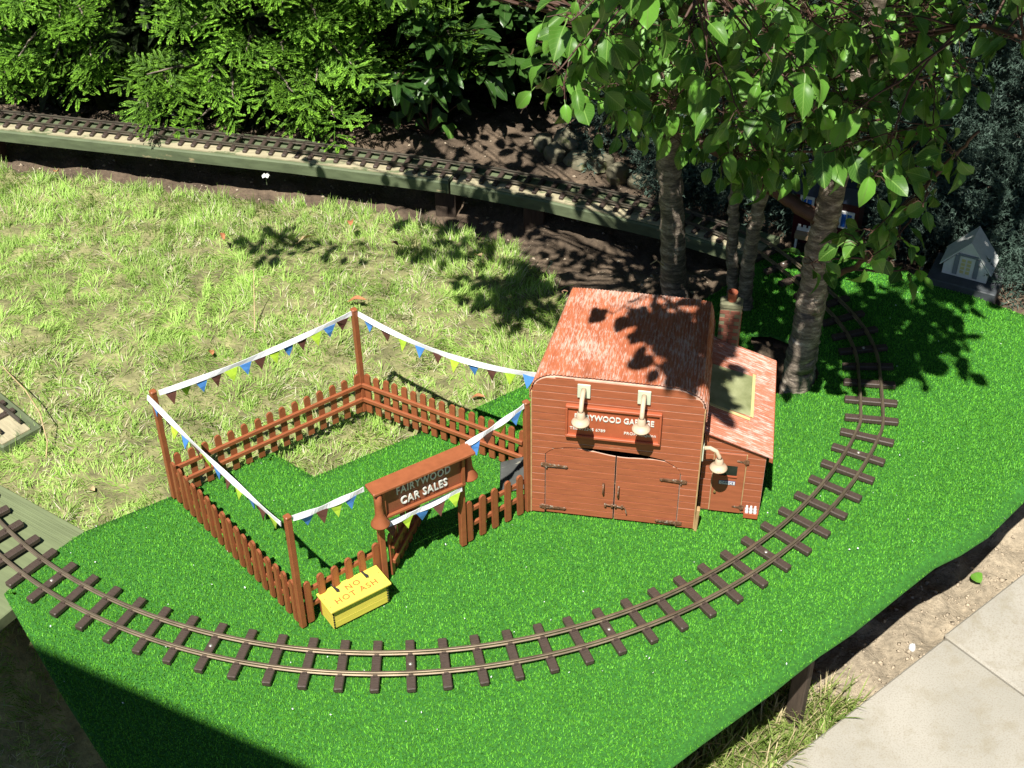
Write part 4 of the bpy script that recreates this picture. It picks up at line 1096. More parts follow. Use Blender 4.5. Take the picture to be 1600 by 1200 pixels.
class Tree:
    def __init__(s, base, label, group=None):
        s.o = empty('plum_tree', base, 0, label, 'tree', group); s.base = Vector(base); s.nodes = []; s.br = MB(); s.frames = []
    def loc(s, pts): return [Vector(p) - s.base for p in pts]
    def trunk(s, pts, r0, r1, seed, name='trunk'):
        path = wobble(pts, 16, .0012, seed); mb = MB(); trunk_mesh(mb, s.loc(path), r0, r1, seed)
        mb.build(name, M_bark, s.o, True); s.nodes += [(p, r0 + (r1 - r0) * i / len(path)) for i, p in enumerate(path) if i > len(path) * .45]
    def limb(s, pts, r0, r1, seed):
        path = wobble(pts, 8, .0015, seed); trunk_mesh(s.br, s.loc(path), r0, r1, seed, 9); s.nodes += [(p, r0 + (r1 - r0) * i / len(path)) for i, p in enumerate(path)]
    def cluster(s, c, n, rad, size=(.016, .029), lit=True, twig=True):
        c = Vector(c); cand = s.nodes; a = min(cand, key=lambda q: (q[0] - c).length)
        A = a[0]; d = c - A; L = d.length
        mid = A + d * .5 + Vector((random.gauss(0, .1), random.gauss(0, .1), random.gauss(0, .06))) * min(L, .3) * .6
        end = c + (d.normalized() if L > 0 else Vector((0, 0, 1))) * rad * .6
        path = wobble([A, mid, c, end], 4, .001, random.random()); N = len(path)
        if L > .02: s.br.tube(s.loc(path), [max(.0008, min(a[1] * .5, .0024) * (1 - .8 * i / N)) for i in range(N)], 5)
        for k in range(n):
            t = random.uniform(.55, 1); b = path[min(N - 1, int(t * (N - 1)))]
            o = Vector((random.gauss(0, 1), random.gauss(0, 1), random.gauss(0, .7))); o.normalize(); o = o * rad * random.uniform(.15, 1)
            p = b + o
            s.br.tube(s.loc([b, b + o * .5 + Vector((0, 0, .004)), p]), [.0007, .0006, .0005], 4, False)
            tip = o.normalized() * .8 + Vector((0, 0, -.7 + random.gauss(0, .35))) + Vector((random.gauss(0, .35), random.gauss(0, .35), 0)) + Vector((-.1, -.35, 0))
            nrm = Vector((random.gauss(0, .45), random.gauss(-.35, .45), 1))
            sz = random.uniform(*size); s.frames.append((leaf_frame(p, tip, nrm, sz * 1.2), random.randrange(6)))
    def done(s):
        s.br.build('branches', M_twig, s.o, True)
        put_leaves(s.o, s.frames, PLUM, PLUM_ME, M_leaf)
def PYv(px, py, y): return PY(px, py, y)

tA = Tree((.285, 1.90, -.06), 'tree with the pale ringed trunk rising directly behind the garage roof')
tA.trunk([(.283, 1.90, -.08), PYv(1052, 430, 1.90), PYv(1050, 320, 1.895), PYv(1044, 215, 1.88), PYv(1052, 90, 1.86), PYv(1075, -60, 1.82), PYv(1080, -220, 1.78)], .0225, .012, 1)
tA.limb([PYv(1044, 200, 1.88), PYv(985, 90, 1.80), PYv(935, -20, 1.68), PYv(900, -150, 1.5)], .010, .004, 2)
tA.limb([PYv(1060, 20, 1.84), PYv(1000, -150, 1.6), (.08, 1.25, .95), (.05, 1.05, 1.0)], .009, .004, 3)
tB = Tree((.375, 1.855, -.06), 'slender pair of stems behind the brick chimney, between two thicker trunks')
tB.trunk([(.362, 1.86, -.08), PYv(1145, 460, 1.86), PYv(1144, 380, 1.86), PYv(1149, 300, 1.85), PYv(1160, 200, 1.83), PYv(1175, 60, 1.80), PYv(1190, -120, 1.74)], .0105, .006, 4)
tB.trunk([(.383, 1.845, -.08), PYv(1164, 465, 1.845), PYv(1172, 390, 1.84), PYv(1192, 300, 1.82), PYv(1222, 170, 1.78), PYv(1245, 60, 1.74), PYv(1262, -90, 1.68)], .0125, .007, 5)
tB.limb([PYv(1235, 90, 1.75), PYv(1150, 20, 1.65), PYv(1080, -60, 1.5), (.16, 1.2, .93)], .006, .003, 6)
tC = Tree((.43, 1.645, -.06), 'tree with the thick dark leaning trunk growing through the turf right of the office')
tC.trunk([(.428, 1.645, -.09), PYv(1246, 590, 1.645), PYv(1262, 500, 1.652), PYv(1280, 390, 1.665), PYv(1302, 290, 1.675), PYv(1332, 170, 1.68), PYv(1362, 40, 1.67), PYv(1375, -130, 1.63)], .0235, .013, 7)
tC.trunk([(.458, 1.655, -.09), PYv(1266, 598, 1.655), PYv(1277, 520, 1.662), PYv(1290, 450, 1.668)], .006, .005, 8, 'side_stem')
tC.limb([PYv(1282, 345, 1.67), PYv(1215, 300, 1.70), PYv(1150, 255, 1.74), PYv(1100, 225, 1.76), PYv(1065, 205, 1.77)], .0105, .006, 9)
tC.limb([PYv(1285, 440, 1.66), PYv(1345, 410, 1.60), PYv(1415, 330, 1.55), PYv(1470, 265, 1.52), PYv(1530, 205, 1.50)], .0045, .0018, 10)
tC.limb([PYv(1350, 90, 1.67), PYv(1430, 60, 1.55), PYv(1520, 40, 1.45), PYv(1600, 60, 1.38)], .006, .002, 11)
tC.limb([PYv(1370, -60, 1.64), (.52, 1.5, .86), (.55, 1.4, .95)], .008, .004, 12)
tC.limb([PYv(1330, 180, 1.68), PYv(1400, 215, 1.56), PYv(1460, 195, 1.5)], .004, .0018, 14)
trees = [tA, tB, tC]
def nearest_tree(c): return min(trees, key=lambda t: min((q[0] - Vector(c)).length for q in t.nodes))
# crown in view: (px, py, world y, leaves, radius)
CROWN = []
spots = [(930, 70, 1.42), (885, 110, 1.45), (900, 25, 1.42), (985, 110, 1.50), (1000, 30, 1.46), (950, 150, 1.52), (1080, 35, 1.5), (1110, 95, 1.5), (1060, 150, 1.62), (1130, 165, 1.55), (1190, 45, 1.46), (1230, 85, 1.46), (1285, 75, 1.46), (1330, 30, 1.46), (1200, 120, 1.5), (1290, 130, 1.5), (1255, 180, 1.52), (1300, 225, 1.52), (1345, 165, 1.5), (1395, 210, 1.48),
         (1450, 205, 1.47), (1485, 235, 1.46), (1425, 265, 1.48), (1370, 280, 1.5), (1440, 315, 1.5), (1395, 345, 1.52), (1350, 375, 1.54), (1405, 375, 1.52), (1360, 400, 1.54), (1095, 215, 1.64), (1150, 240, 1.62), (1200, 235, 1.6), (1240, 260, 1.58), (1170, 290, 1.68), (1360, 235, 1.55), (1290, 30, 1.5), (1140, 20, 1.55), (1040, 80, 1.6), (1400, 120, 1.55), (1460, 130, 1.52), (1500, 100, 1.5), (1430, 60, 1.5), (1520, 30, 1.45), (1580, 60, 1.42), (1375, 30, 1.52), (1240, 20, 1.55), (1180, 180, 1.66), (1010, 160, 1.7), (960, 60, 1.66), (1420, 420, 1.62), (1270, 410, 1.60)]
for (px, py, y) in [(935, 60, 1.2), (885, 95, 1.24), (905, 20, 1.22), (1010, 30, 1.28), (1105, 85, 1.3), (1235, 90, 1.28), (1350, 30, 1.28), (1280, 40, 1.3), (1370, 270, 1.36), (1345, 165, 1.36), (1445, 310, 1.38), (1300, 235, 1.38), (1260, 160, 1.36), (1485, 235, 1.38), (1150, 160, 1.4), (1190, 30, 1.3), (1395, 215, 1.38), (1350, 375, 1.42), (1365, 400, 1.44)]:
    c = PYv(px, py, y); nearest_tree(c).cluster(c, random.randint(3, 5), .024, (.024, .032))
for (px, py, y) in spots:
    c = PYv(px, py, y + random.uniform(-.03, .03)); t = nearest_tree(c)
    low = py > 240 or px > 1430
    t.cluster(c, random.randint(5, 8) if low else random.randint(18, 25), random.uniform(.02, .032) if low else random.uniform(.035, .055))
for k in range(60):   # the shaded inside of the crown
    px = random.uniform(940, 1500); py = random.uniform(-40, 250 if 1000 < px < 1340 else 150); c = PYv(px, py, random.uniform(1.66, 1.9)); nearest_tree(c).cluster(c, random.randint(7, 11), .06)
# crown overhead, out of the frame: where its shade falls (px, py, z of the surface, radius in px, clusters)
SHADE = [(1058, 515, .238, 36, 8), (1080, 560, .238, 16, 2), (1085, 495, .238, 16, 2), (1020, 500, .238, 14, 1), (1080, 535, .238, 20, 2), (1035, 550, .238, 10, 1), (1125, 530, .13, 22, 2), (1515, 400, .05, 36, 7), (1490, 395, .08, 20, 3), (1500, 450, .0, 22, 2),
         (800, 430, -.02, 50, 7), (775, 450, -.02, 30, 3), (835, 480, -.02, 30, 4), (700, 375, -.02, 30, 2), (740, 350, -.02, 30, 2), (450, 350, -.02, 22, 2), (425, 372, -.02, 16, 1), (870, 420, -.03, 50, 4), (900, 350, -.04, 60, 2), (980, 400, -.04, 80, 2), (800, 300, 0, 50, 2), (500, 245, 0, 12, 1), (670, 265, 0, 14, 1),
         (1400, 470, 0, 55, 5), (1450, 520, 0, 40, 4), (1490, 540, 0, 24, 2), (1380, 540, 0, 45, 3), (1420, 565, 0, 24, 2), (1310, 560, 0, 20, 2), (1220, 560, 0, 45, 4), (1470, 400, .03, 40, 3), 
         (1560, 250, .15, 90, 3), (860, 150, .05, 90, 3), (720, 120, .05, 80, 3), (640, 60, .08, 60, 2)]
for (px, py, z, rp, n) in SHADE:
    for k in range(n):
        a = random.uniform(0, 6.28); r = rp * math.sqrt(random.random()) * .9
        g = P(px + r * math.cos(a), py + r * math.sin(a) * .7, z); s_ = .55
        while s_ < 2.2:
            c = np.array(g) + SUN * s_; q = QN(c)
            if q[1] < -70: break
            s_ += .02
        c = c + SUN * random.uniform(0, .10)
        nearest_tree(c).cluster(c, random.randint(12, 17), random.uniform(.028, .04), (.02, .034))
for px in range(1030, 1640, 68):   # the crown reaches back over the junipers and the bank
    for py in range(10, 350, 58):
        g = np.array(P(px + random.uniform(-20, 20), py + random.uniform(-20, 20), .12)); c = g + SUN * random.uniform(.55, .9)
        if QN(c)[1] < -60: nearest_tree(c).cluster(c, random.randint(14, 19), .06, (.03, .045))
for px in range(640, 1030, 65):
    for py in range(60, 300, 70):
        if random.random() < .3: continue
        g = np.array(P(px + random.uniform(-20, 20), py + random.uniform(-20, 20), .05)); c = g + SUN * random.uniform(.6, .9)
        if QN(c)[1] < -60: nearest_tree(c).cluster(c, random.randint(12, 16), .055, (.03, .042))
for k in range(16):   # higher boughs that dapple the crown below
    c = np.array(PYv(random.uniform(960, 1480), random.uniform(0, 260), 1.5)); c = c + SUN * random.uniform(.3, .45)
    if QN(c)[1] < -60: nearest_tree(c).cluster(c, random.randint(14, 20), .05, (.022, .034))
for t in trees: t.done()

# ------------------------------------------------------------------ hedge: conifers, laurel, junipers
def spray(L, br, sub, w, seed, droop=.25):
    """one flat conifer fan in the XY plane, axis +Y: feathery fingers either side of a stem; returns verts, quads, tip weight"""
    rs = np.random.default_rng(seed); V = []; T = []; tipw = []
    def rhomb(p, d, l, wd, tw):
        n = np.array([-d[1], d[0], 0]); k = len(V); h = rs.normal(0, .0005)
        V.extend([p, p + d * l * .5 + n * wd + [0, 0, h], p + d * l, p + d * l * .5 - n * wd + [0, 0, -h]]); T.append((k, k + 1, k + 2, k + 3)); tipw.extend([tw * .55, tw * .9, min(1, tw * 1.25), tw * .9])
    def finger(p0, a, bl, z0):
        s = .0015; bend = rs.normal(0, 6); tilt = rs.normal(-.08, .12)
        while s < bl:
            aa = a + bend * s; d = np.array([math.sin(aa), math.cos(aa), 0]); p = p0 + d * s + [0, 0, tilt * s - 3 * s * s]
            prof = (1 - s / bl) ** .55 * (.55 + .45 * min(1, s / .012))
            for e in (-1, 1):
                a2 = aa + e * rs.uniform(.55, .75); d2 = np.array([math.sin(a2), math.cos(a2), tilt])
                rhomb(p, d2, sub * prof * rs.uniform(.75, 1.15) + .002, w, .2 + .8 * (s / bl) ** .8)
            s += .0030
        rhomb(p0 + np.array([math.sin(a), math.cos(a), 0]) * bl * .9, np.array([math.sin(a + bend * bl), math.cos(a + bend * bl), tilt]), .006, w, 1)
        rhomb(p0, np.array([math.sin(a), math.cos(a), 0]), bl, w * .6, .3)
    y = .010; side = 1
    while y < L * .9:
        f = y / L; bl = br * (1 - f) ** .6 * (.45 + .75 * min(1, f * 3)) * rs.uniform(.75, 1.1) + .008
        finger(np.array([0, y, -droop * f * f * L]), side * rs.uniform(.6, .95), bl, 0)
        side *= -1; y += rs.uniform(.009, .013)
    finger(np.array([0, y * .8, -droop * .6 * L]), 0, L * .3, 0)
    rhomb(np.zeros(3), np.array([0, 1., 0]), L, .0012, .2)
    return np.array(V), np.array(T), np.array(tipw)
SPR = [spray(random.uniform(.065, .10), .036, .0072, .0013, k) for k in range(9)]
def place_sprays(parent, name, items, lib, lo, hi, mat_):
    V = []; T = []; C = []; off = 0
    base = np.array(parent.location)
    for (M, k, tone) in items:
        v, t, w = lib[k]; A = np.array(M)
        V.append(v @ A[:3, :3].T + A[:3, 3] - base); T.append(t + off); off += len(v)
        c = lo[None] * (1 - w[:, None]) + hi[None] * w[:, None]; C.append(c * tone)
    me = np_mesh(name, np.concatenate(V), np.concatenate(T), mat_, np.concatenate(C))
    return tag(np_obj(name, me, parent), kind='stuff')
def hedge_line(x): return np.interp(x, [-2, -1.06, -.77, -.38, -.12, .3, .6, .9, 1.4], [2.73, 2.55, 2.465, 2.425, 2.49, 2.52, 2.37, 2.1, 1.9])
def conifer(x0, x1, label, n, lo, hi, ztop=.7):
    xc = (x0 + x1) / 2; yb = float(hedge_line(xc)) + .2
    o = empty('conifer', (xc, yb, -.07), 0, label, 'conifer', 'hedge of bright conifers')
    items = []; mb = MB()
    for k in range(n):
        # a bough: sprays fanned along one arching branch
        z = random.uniform(.0, .30) if k % 5 < 3 else random.uniform(.25, ztop); out = random.random()
        x = random.uniform(x0 - .03, x1 + .03); y = float(hedge_line(x)) + .15 * (1 - out) + .06 * z
        tipp = Vector((x, y, z)); root = Vector((x * .6 + xc * .4 + random.gauss(0, .03), y + random.uniform(.12, .2), z + random.uniform(-.06, .03)))
        path = wobble([root, root.lerp(tipp, .55) + Vector((0, 0, .012)), tipp], 5, .001, k)
        mb.tube([p - o.location for p in path], [.0045 - .0035 * i / len(path) for i in range(len(path))], 5)
        ax = (tipp - root).normalized(); roll = random.gauss(0, .35); tone = random.uniform(.65, 1.15)
        nrm0 = Vector((math.sin(roll), -.55 + random.gauss(0, .15), 1))
        for i, (t, a) in enumerate(((1, 0), (.92, .6), (.92, -.6), (.8, .85), (.8, -.85), (.66, 1.0), (.66, -1.0), (.5, 1.15), (.5, -1.15), (.34, 1.1), (.34, -1.1), (.75, .1), (.55, -.1))):
            if i > 2 and random.random() < .25: continue
            p = path[min(len(path) - 1, int(t * (len(path) - 1)))]; sd = ax.cross(nrm0).normalized(); ang = a + random.gauss(0, .15)
            tip = ax * math.cos(ang) + sd * math.sin(ang) + Vector((0, 0, random.gauss(.0, .14)))
            items.append((leaf_frame(p, tip, nrm0 + Vector((random.gauss(0, .2), random.gauss(0, .2), 0)), random.uniform(.75, 1.15) * (1.15 if i == 0 else .85)), random.randrange(9), tone * random.uniform(.85, 1.1)))
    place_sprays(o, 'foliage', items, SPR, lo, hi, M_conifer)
    tag(mb.build('branches', M_bark, o, True), kind='stuff'); mb = MB()
    for k in range(3):
        a = Vector((xc + random.gauss(0, .06), yb + random.uniform(0, .1), -.08)); b = a + Vector((random.gauss(0, .08), random.gauss(.02, .04), random.uniform(.5, .8)))
        mb.tube([p - o.location for p in wobble([a, a.lerp(b, .5), b], 5, .004, k)], .010, 7)
    mb.build('trunk', M_bark, o, True)
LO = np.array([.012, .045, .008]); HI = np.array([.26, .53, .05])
conifer(-1.5, -.98, 'bright green conifer at the far left end of the hedge', 48, LO, HI)
conifer(-1.02, -.62, 'bright green conifer second from the left in the hedge', 54, LO, HI * 1.05)
conifer(-.68, -.24, 'bright yellow-green conifer with the broadest lit fans, above the straight track', 64, LO, HI * 1.1)
conifer(-.36, -.12, 'narrow darker conifer at the right end of the bright hedge, next to glossy laurel', 22, LO * .8, HI * .7)
def inner_mass():
    """hedge depth coloured dark for its shade, plus unseen hedge added above and at right to block sky"""
    def quads(c, r, asp):
        n = len(c); a = rng.normal(0, 1, (n, 3)); a /= np.linalg.norm(a, axis=1)[:, None]; b = np.cross(a, rng.normal(0, 1, (n, 3))); b /= np.linalg.norm(b, axis=1)[:, None]
        return np.stack([c - a * r[:, None], c + b * r[:, None] * asp, c + a * r[:, None], c - b * r[:, None] * asp], 1).reshape(-1, 3)
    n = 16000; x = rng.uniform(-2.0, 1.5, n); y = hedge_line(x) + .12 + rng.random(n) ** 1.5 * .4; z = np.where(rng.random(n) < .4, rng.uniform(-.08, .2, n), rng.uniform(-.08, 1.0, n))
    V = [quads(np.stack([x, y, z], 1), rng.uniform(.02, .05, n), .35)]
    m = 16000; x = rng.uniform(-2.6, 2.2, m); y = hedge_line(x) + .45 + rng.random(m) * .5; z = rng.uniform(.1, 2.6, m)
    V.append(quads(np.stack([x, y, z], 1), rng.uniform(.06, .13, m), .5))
    q = 7000; x = rng.uniform(1.75, 2.3, q); y = rng.uniform(.2, 3.0, q); z = rng.uniform(-.1, 2.4, q)  # unseen side hedge, added to cut the sky light
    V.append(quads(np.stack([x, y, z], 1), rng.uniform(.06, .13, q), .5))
    V = np.concatenate(V); k = len(V) // 4
    col = np.repeat(np.array([.02, .034, .011]) * rng.uniform(.5, 1.3, (k, 1)), 4, 0)  # near-black green puts the shade between fronds into the colour
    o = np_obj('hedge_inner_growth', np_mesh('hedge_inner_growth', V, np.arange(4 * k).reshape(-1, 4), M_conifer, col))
    tag(o, 'dense twiggy growth inside the tall hedge, coloured dark for its deep shade', 'hedge', kind='stuff')
inner_mass()
def laurel():
    o = empty('laurel_bush', (.02, 2.72, -.07), 0, 'dark glossy-leaved laurel bush behind the track, between conifers and tree', 'shrub')
    fr = []; br = MB()
    for k in range(120):
        x = random.uniform(-.22, .34); z = random.uniform(.04, .75) if k % 2 else random.uniform(.05, .4); y = float(hedge_line(x)) + random.uniform(-.03, .18) + .1 * z
        c = Vector((x, y, z)); a = Vector((.02 + random.gauss(0, .08), 2.75, max(0, z - .25)))
        path = wobble([a, a.lerp(c, .6) + Vector((0, 0, .02)), c], 4, .002, k); br.tube([p - o.location for p in path], [.0035 - .0025 * i / len(path) for i in range(len(path))], 5)
        ax = (c - a).normalized()
        for j in range(9):
            an = j * 2.4; s = Vector((math.cos(an), math.sin(an) - .4, random.gauss(.1, .4))); tip = s + ax * .6 + Vector((0, -.2, -.15)); nrm = Vector((random.gauss(0, .3), -.4 + random.gauss(0, .3), 1))
            fr.append((leaf_frame(c - ax * (j * .009), tip, nrm, random.uniform(.045, .075)), random.randrange(3)))
    br.build('stems', M_twig, o, True); put_leaves(o, fr, LAUR, LAUR_ME, M_laurel, 280)
laurel()
def juniper_spray(seed):
    rs = np.random.default_rng(seed); V = []; T = []; w = []
    L = rs.uniform(.07, .11); y = .004; side = 1
    def needle(p, d, l, tw):
        n = np.cross(d, rs.normal(0, 1, 3)); n /= np.linalg.norm(n) + 1e-9; k = len(V); V.extend([p - n * .001, p + n * .001, p + d * l]); T.append((k, k + 1, k + 2)); w.extend([tw * .6, tw * .6, tw])
    def shoot(p0, d, l):
        s = 0
        while s < l:
            for e in range(3):
                q = d * .75 + rs.normal(0, .55, 3); q /= np.linalg.norm(q); needle(p0 + d * s, q, rs.uniform(.005, .009), .4 + .6 * s / l)
            s += .0056
    shoot(np.zeros(3), np.array([0, 1., 0]), L)
    while y < L * .9:
        a = side * rs.uniform(.5, .9); shoot(np.array([0, y, 0]), np.array([math.sin(a), math.cos(a), rs.normal(0, .25)]), (L - y) * .55 + .008); side *= -1; y += .012
    return np.array(V), np.array(T), np.array(w)
JUN = [juniper_spray(k) for k in range(5)]
JLO = np.array([.02, .045, .034]); JHI = np.array([.13, .2, .155])
def juniper(label, pts, n, rad, base, zspan):
    o = empty('juniper', base, 0, label, 'juniper', 'blue-grey junipers')
    items = []; mb = MB()
    for k in range(n):
        t = random.random() * (len(pts) - 1); i = int(t); c = Vector(pts[i]).lerp(Vector(pts[min(i + 1, len(pts) - 1)]), t - i)
        u = Vector((random.gauss(0, 1), random.gauss(0, 1), random.gauss(0, 1))).normalized(); p = c + Vector((u.x * rad, u.y * rad, u.z * zspan)) * (random.random() ** .5)
        tip = u * .6 + Vector((random.gauss(-.25, .4), random.gauss(-.6, .4), random.gauss(-.1, .4))); nrm = Vector((random.gauss(0, .4), -.5, 1))
        items.append((leaf_frame(p, tip, nrm, random.uniform(.8, 1.25)), random.randrange(5), random.uniform(.7, 1.1)))
        if k % 12 == 0: mb.tube([Vector(base) - o.location + Vector((0, 0, .0)), (c - o.location) * .6, p - o.location], [.006, .004, .0015], 5)
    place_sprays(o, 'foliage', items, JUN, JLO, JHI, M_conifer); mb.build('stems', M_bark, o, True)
juniper('blue-grey juniper filling the right edge beside the white toy cottage', [PYv(1665, 490, 1.9), PYv(1655, 425, 1.95), PYv(1640, 380, 2.0), PYv(1580, 320, 2.08), PYv(1560, 230, 2.14), PYv(1570, 130, 2.2), PYv(1560, 30, 2.26), PYv(1570, -80, 2.3)], 900, .085, (1.08, 2.3, -.07), .09)
juniper('dark blue juniper spreading behind the plum leaves at the upper right', [PYv(1500, 40, 2.45), PYv(1440, 140, 2.42), PYv(1450, 240, 2.40), PYv(1380, 190, 2.5), PYv(1330, 60, 2.56), PYv(1250, 160, 2.55), PYv(1180, 60, 2.6), PYv(1110, 150, 2.58), PYv(1060, 40, 2.62), PYv(1400, -60, 2.5)], 1100, .11, (.62, 2.78, -.07), .11)
juniper('low dark juniper along the far side of the back track, behind the trunks', [PYv(1060, 225, 2.36), PYv(1130, 250, 2.33), PYv(1210, 265, 2.29), PYv(1290, 270, 2.25), PYv(1370, 280, 2.22), PYv(1440, 300, 2.18), PYv(1480, 330, 2.12)], 800, .085, (.62, 2.4, -.07), .06)
juniper('small blue-green juniper sprig above the stones, left of the pale trunk', [PYv(945, 185, 2.46), PYv(985, 160, 2.44), PYv(1010, 120, 2.46)], 46, .05, (.30, 2.6, -.07), .05)
# ivy by the bed
def ivy():
    o = empty('ivy', (-.16, 2.50, -.06), 0, 'small ivy with pale three-lobed leaves at the foot of the laurel', 'ivy')
    def lobed():
        pts = [(0, 0), (.32, -.08), (.52, .28), (.26, .42), (.14, .95), (0, 1.1)]; pts = pts + [(-x, y) for x, y in pts[-2:0:-1]]
        n = len(pts); v = [(0, .35, .06)] + [(x, y, -.12 * abs(x) - .08 * y) for x, y in pts]
        return np.array(v), np.array([(0, 1 + i, 1 + (i + 1) % n) for i in range(n)]), np.array([(.5, .35)] + [(.5 + x * .5, y) for x, y in pts])
    v, f, uv = lobed(); me = np_mesh('leaf', v, f, M_leaf, None, uv, False); st = MB()
    for k, (px, py) in enumerate([(645, 165), (660, 150), (632, 148), (655, 185), (690, 175), (700, 195), (620, 175), (675, 130), (585, 195), (720, 160)]):
        p = PYv(px, py, 2.50 + random.uniform(-.02, .04)); st.tube([Vector((0, .02, 0)), (p - o.location) * .5 + Vector((0, .03, .0)), p - o.location], [.002, .0014, .0008], 5)
        M = leaf_frame(p - o.location, (random.gauss(0, .4), -.4, -.8), (random.gauss(0, .3), -.9, .8), random.uniform(.026, .04)); inst('leaf', me, o, mat4=M)
    st.build('stems', M_twig, o)
ivy()

# ------------------------------------------------------------------ stones behind the beam
def rock(name, c, r, label, group, seed, mat_=M_stone):
    rs = np.random.default_rng(seed); mb = MB(); n1, n2 = 9, 6; sc = rs.uniform(.8, 1.25, 3) * np.array([1.1, .9, .8])
    V = []
    for i in range(n2 + 1):
        th = math.pi * i / n2
        for j in range(n1):
            ph = 2 * math.pi * j / n1; d = np.array([math.sin(th) * math.cos(ph), math.sin(th) * math.sin(ph), math.cos(th)])
            d = np.sign(d) * np.abs(d) ** .7 * r * sc; V.append(tuple(d * (1 + (rs.normal(0, .06) if 0 < i < n2 else 0))))
    mb.v = V
    for i in range(n2):
        for j in range(n1): k = (j + 1) % n1; mb.f.append((i * n1 + j, i * n1 + k, i * n1 + n1 + k, i * n1 + n1 + j))
    o = mb.build(name, mat_, None, False, loc=c, rot=(rs.uniform(-.3, .3), rs.uniform(-.3, .3), rs.uniform(0, 3)))
    return tag(o, label, 'stone', group)
STONE = ['largest mossy buff stone, in the front row behind the back track', 'mossy stone just right of the largest stone in the front row behind the track', 'mossy stone at the left end of the front row behind the back track', 'mossy stone third to the right of the row behind the track, under the juniper sprig', 'mossy stone in the upper row, above the largest stone', 'smaller mossy stone in the upper row, right of its neighbour above the largest', 'small mossy stone at the right end of the row, nearest the pale trunk', 'small mossy stone at the far left of the upper row']
for k, (px, py, r) in enumerate([(905, 262, .028), (938, 262, .026), (868, 250, .024), (968, 280, .024), (890, 232, .026), (925, 238, .022), (1000, 292, .02), (850, 230, .02)]):
    p = P(px, py, -.05); rock('stone', (p.x, p.y + .03, float(ground_z(p.x, p.y + .03)) + r * .35), r, STONE[k], 'mossy stones edging the bed', k)

# ------------------------------------------------------------------ little buildings at the back
def cottage():
    b = P(1510, 455, 0); o = empty('toy_cottage', (b.x, b.y + .025, 0), R(-28), 'white toy cottage with grey shutters, half hidden by juniper at the right', 'toy house')
    s = .060; zt = .012; o.scale = (.74, .74, .74); M_bgdark = mat('dark_slate_plinth', (.06, .068, .075), .6, .2, 40)
    MB().box(-s * 1.25, s * 1.3, -.035, .08, -.05, zt, .002).build('plinth', M_bgdark, o)
    hw = s * .82
    MB().prism([(-hw, zt), (hw, zt), (hw, zt + .026), (0, zt + .088), (-hw, zt + .026)], 'y', 0, .07).build('wall', M_bwhite, o)
    for e in (-1, 1):
        MB().prism([(0, zt + .089), (e * (hw + .008), zt + .0205), (e * (hw + .008), zt + .0245), (0, zt + .0935)], 'y', -.002, .076).build('roof', M_bwhite, o)
    w = MB().box(-.0165, .0165, -.0022, -.0002, zt + .008, zt + .055).build('window', M_bwhite, o)
    for i in range(2):
        for j in range(4): MB().box(-.0118 + i * .0125, -.0032 + i * .0125, -.0032, -.0024, zt + .0125 + j * .0098, zt + .0195 + j * .0098).build('pane', M_lightyel, w)
    for e in (-1, 1): MB().box(min(e * .0175, e * .0275), max(e * .0175, e * .0275), -.003, -.0002, zt + .006, zt + .055, .0004).build('shutter', M_bgrey, o)
    MB().box(-.022, .022, -.0035, -.0002, zt + .0565, zt + .0615, .0006).build('lintel', M_bgrey, o)
cottage()
def station():
    b = P(1290, 388, 0); o = empty('toy_station', (b.x + .005, b.y + .05, 0), R(-24), 'red toy station with white trimmed blue windows behind the dark trunk', 'toy house')
    MB().box(-.055, .055, 0, .06, -.03, .072, .001).build('wall', M_toyred, o)
    MB().prism([(-.062, .072), (.062, .072), (.052, .104), (-.052, .104)], 'y', -.012, .066).build('roof', M_toynavy, o)
    for u, z in ((-.035, .036), (.036, .022)):
        f = MB().box(u - .0125, u + .0125, -.004, -.0004, z - .004, z + .030, .001).build('window', M_white, o)
        MB().box(u - .0085, u - .001, -.0052, -.0042, z, z + .025).build('pane', M_toyblue, f); MB().box(u + .001, u + .0085, -.0052, -.0042, z, z + .025).build('pane', M_toyblue, f)
    ar = MB(); ar.tube([(-.02 + .010 * math.cos(a), -.005, .078 + .012 * math.sin(a)) for a in np.linspace(0, math.pi, 9)] , .0022, 6); ar.build('arched_trim', M_white, o)
    MB().tube([(-.045, -.003, .055), (-.047, -.003, .085), (-.040, -.003, .09), (-.037, -.003, .058)], .002, 6).build('bracket', M_white, o)
    p2 = P(1256, 385, 0); t = empty('toy_bench', (p2.x, p2.y, 0), R(-22), 'small tan and white toy bench left of the dark trunk, at the back', 'toy bench')
    MB().box(-.018, .018, -.006, .006, .016, .026, .001).build('seat', M_toytan, t)
    bk = MB()
    bk.box(-.017, .017, .006, .0085, .026, .032)
    for k in range(4): bk.box(-.016 + k * .009, -.011 + k * .009, .006, .0085, .0321, .037)
    bk.build('backrest', M_white, t)
    for x in (-.016, .013): MB().box(x, x + .003, -.005, .005, -.004, .0158).build('leg', M_white, t)
station()

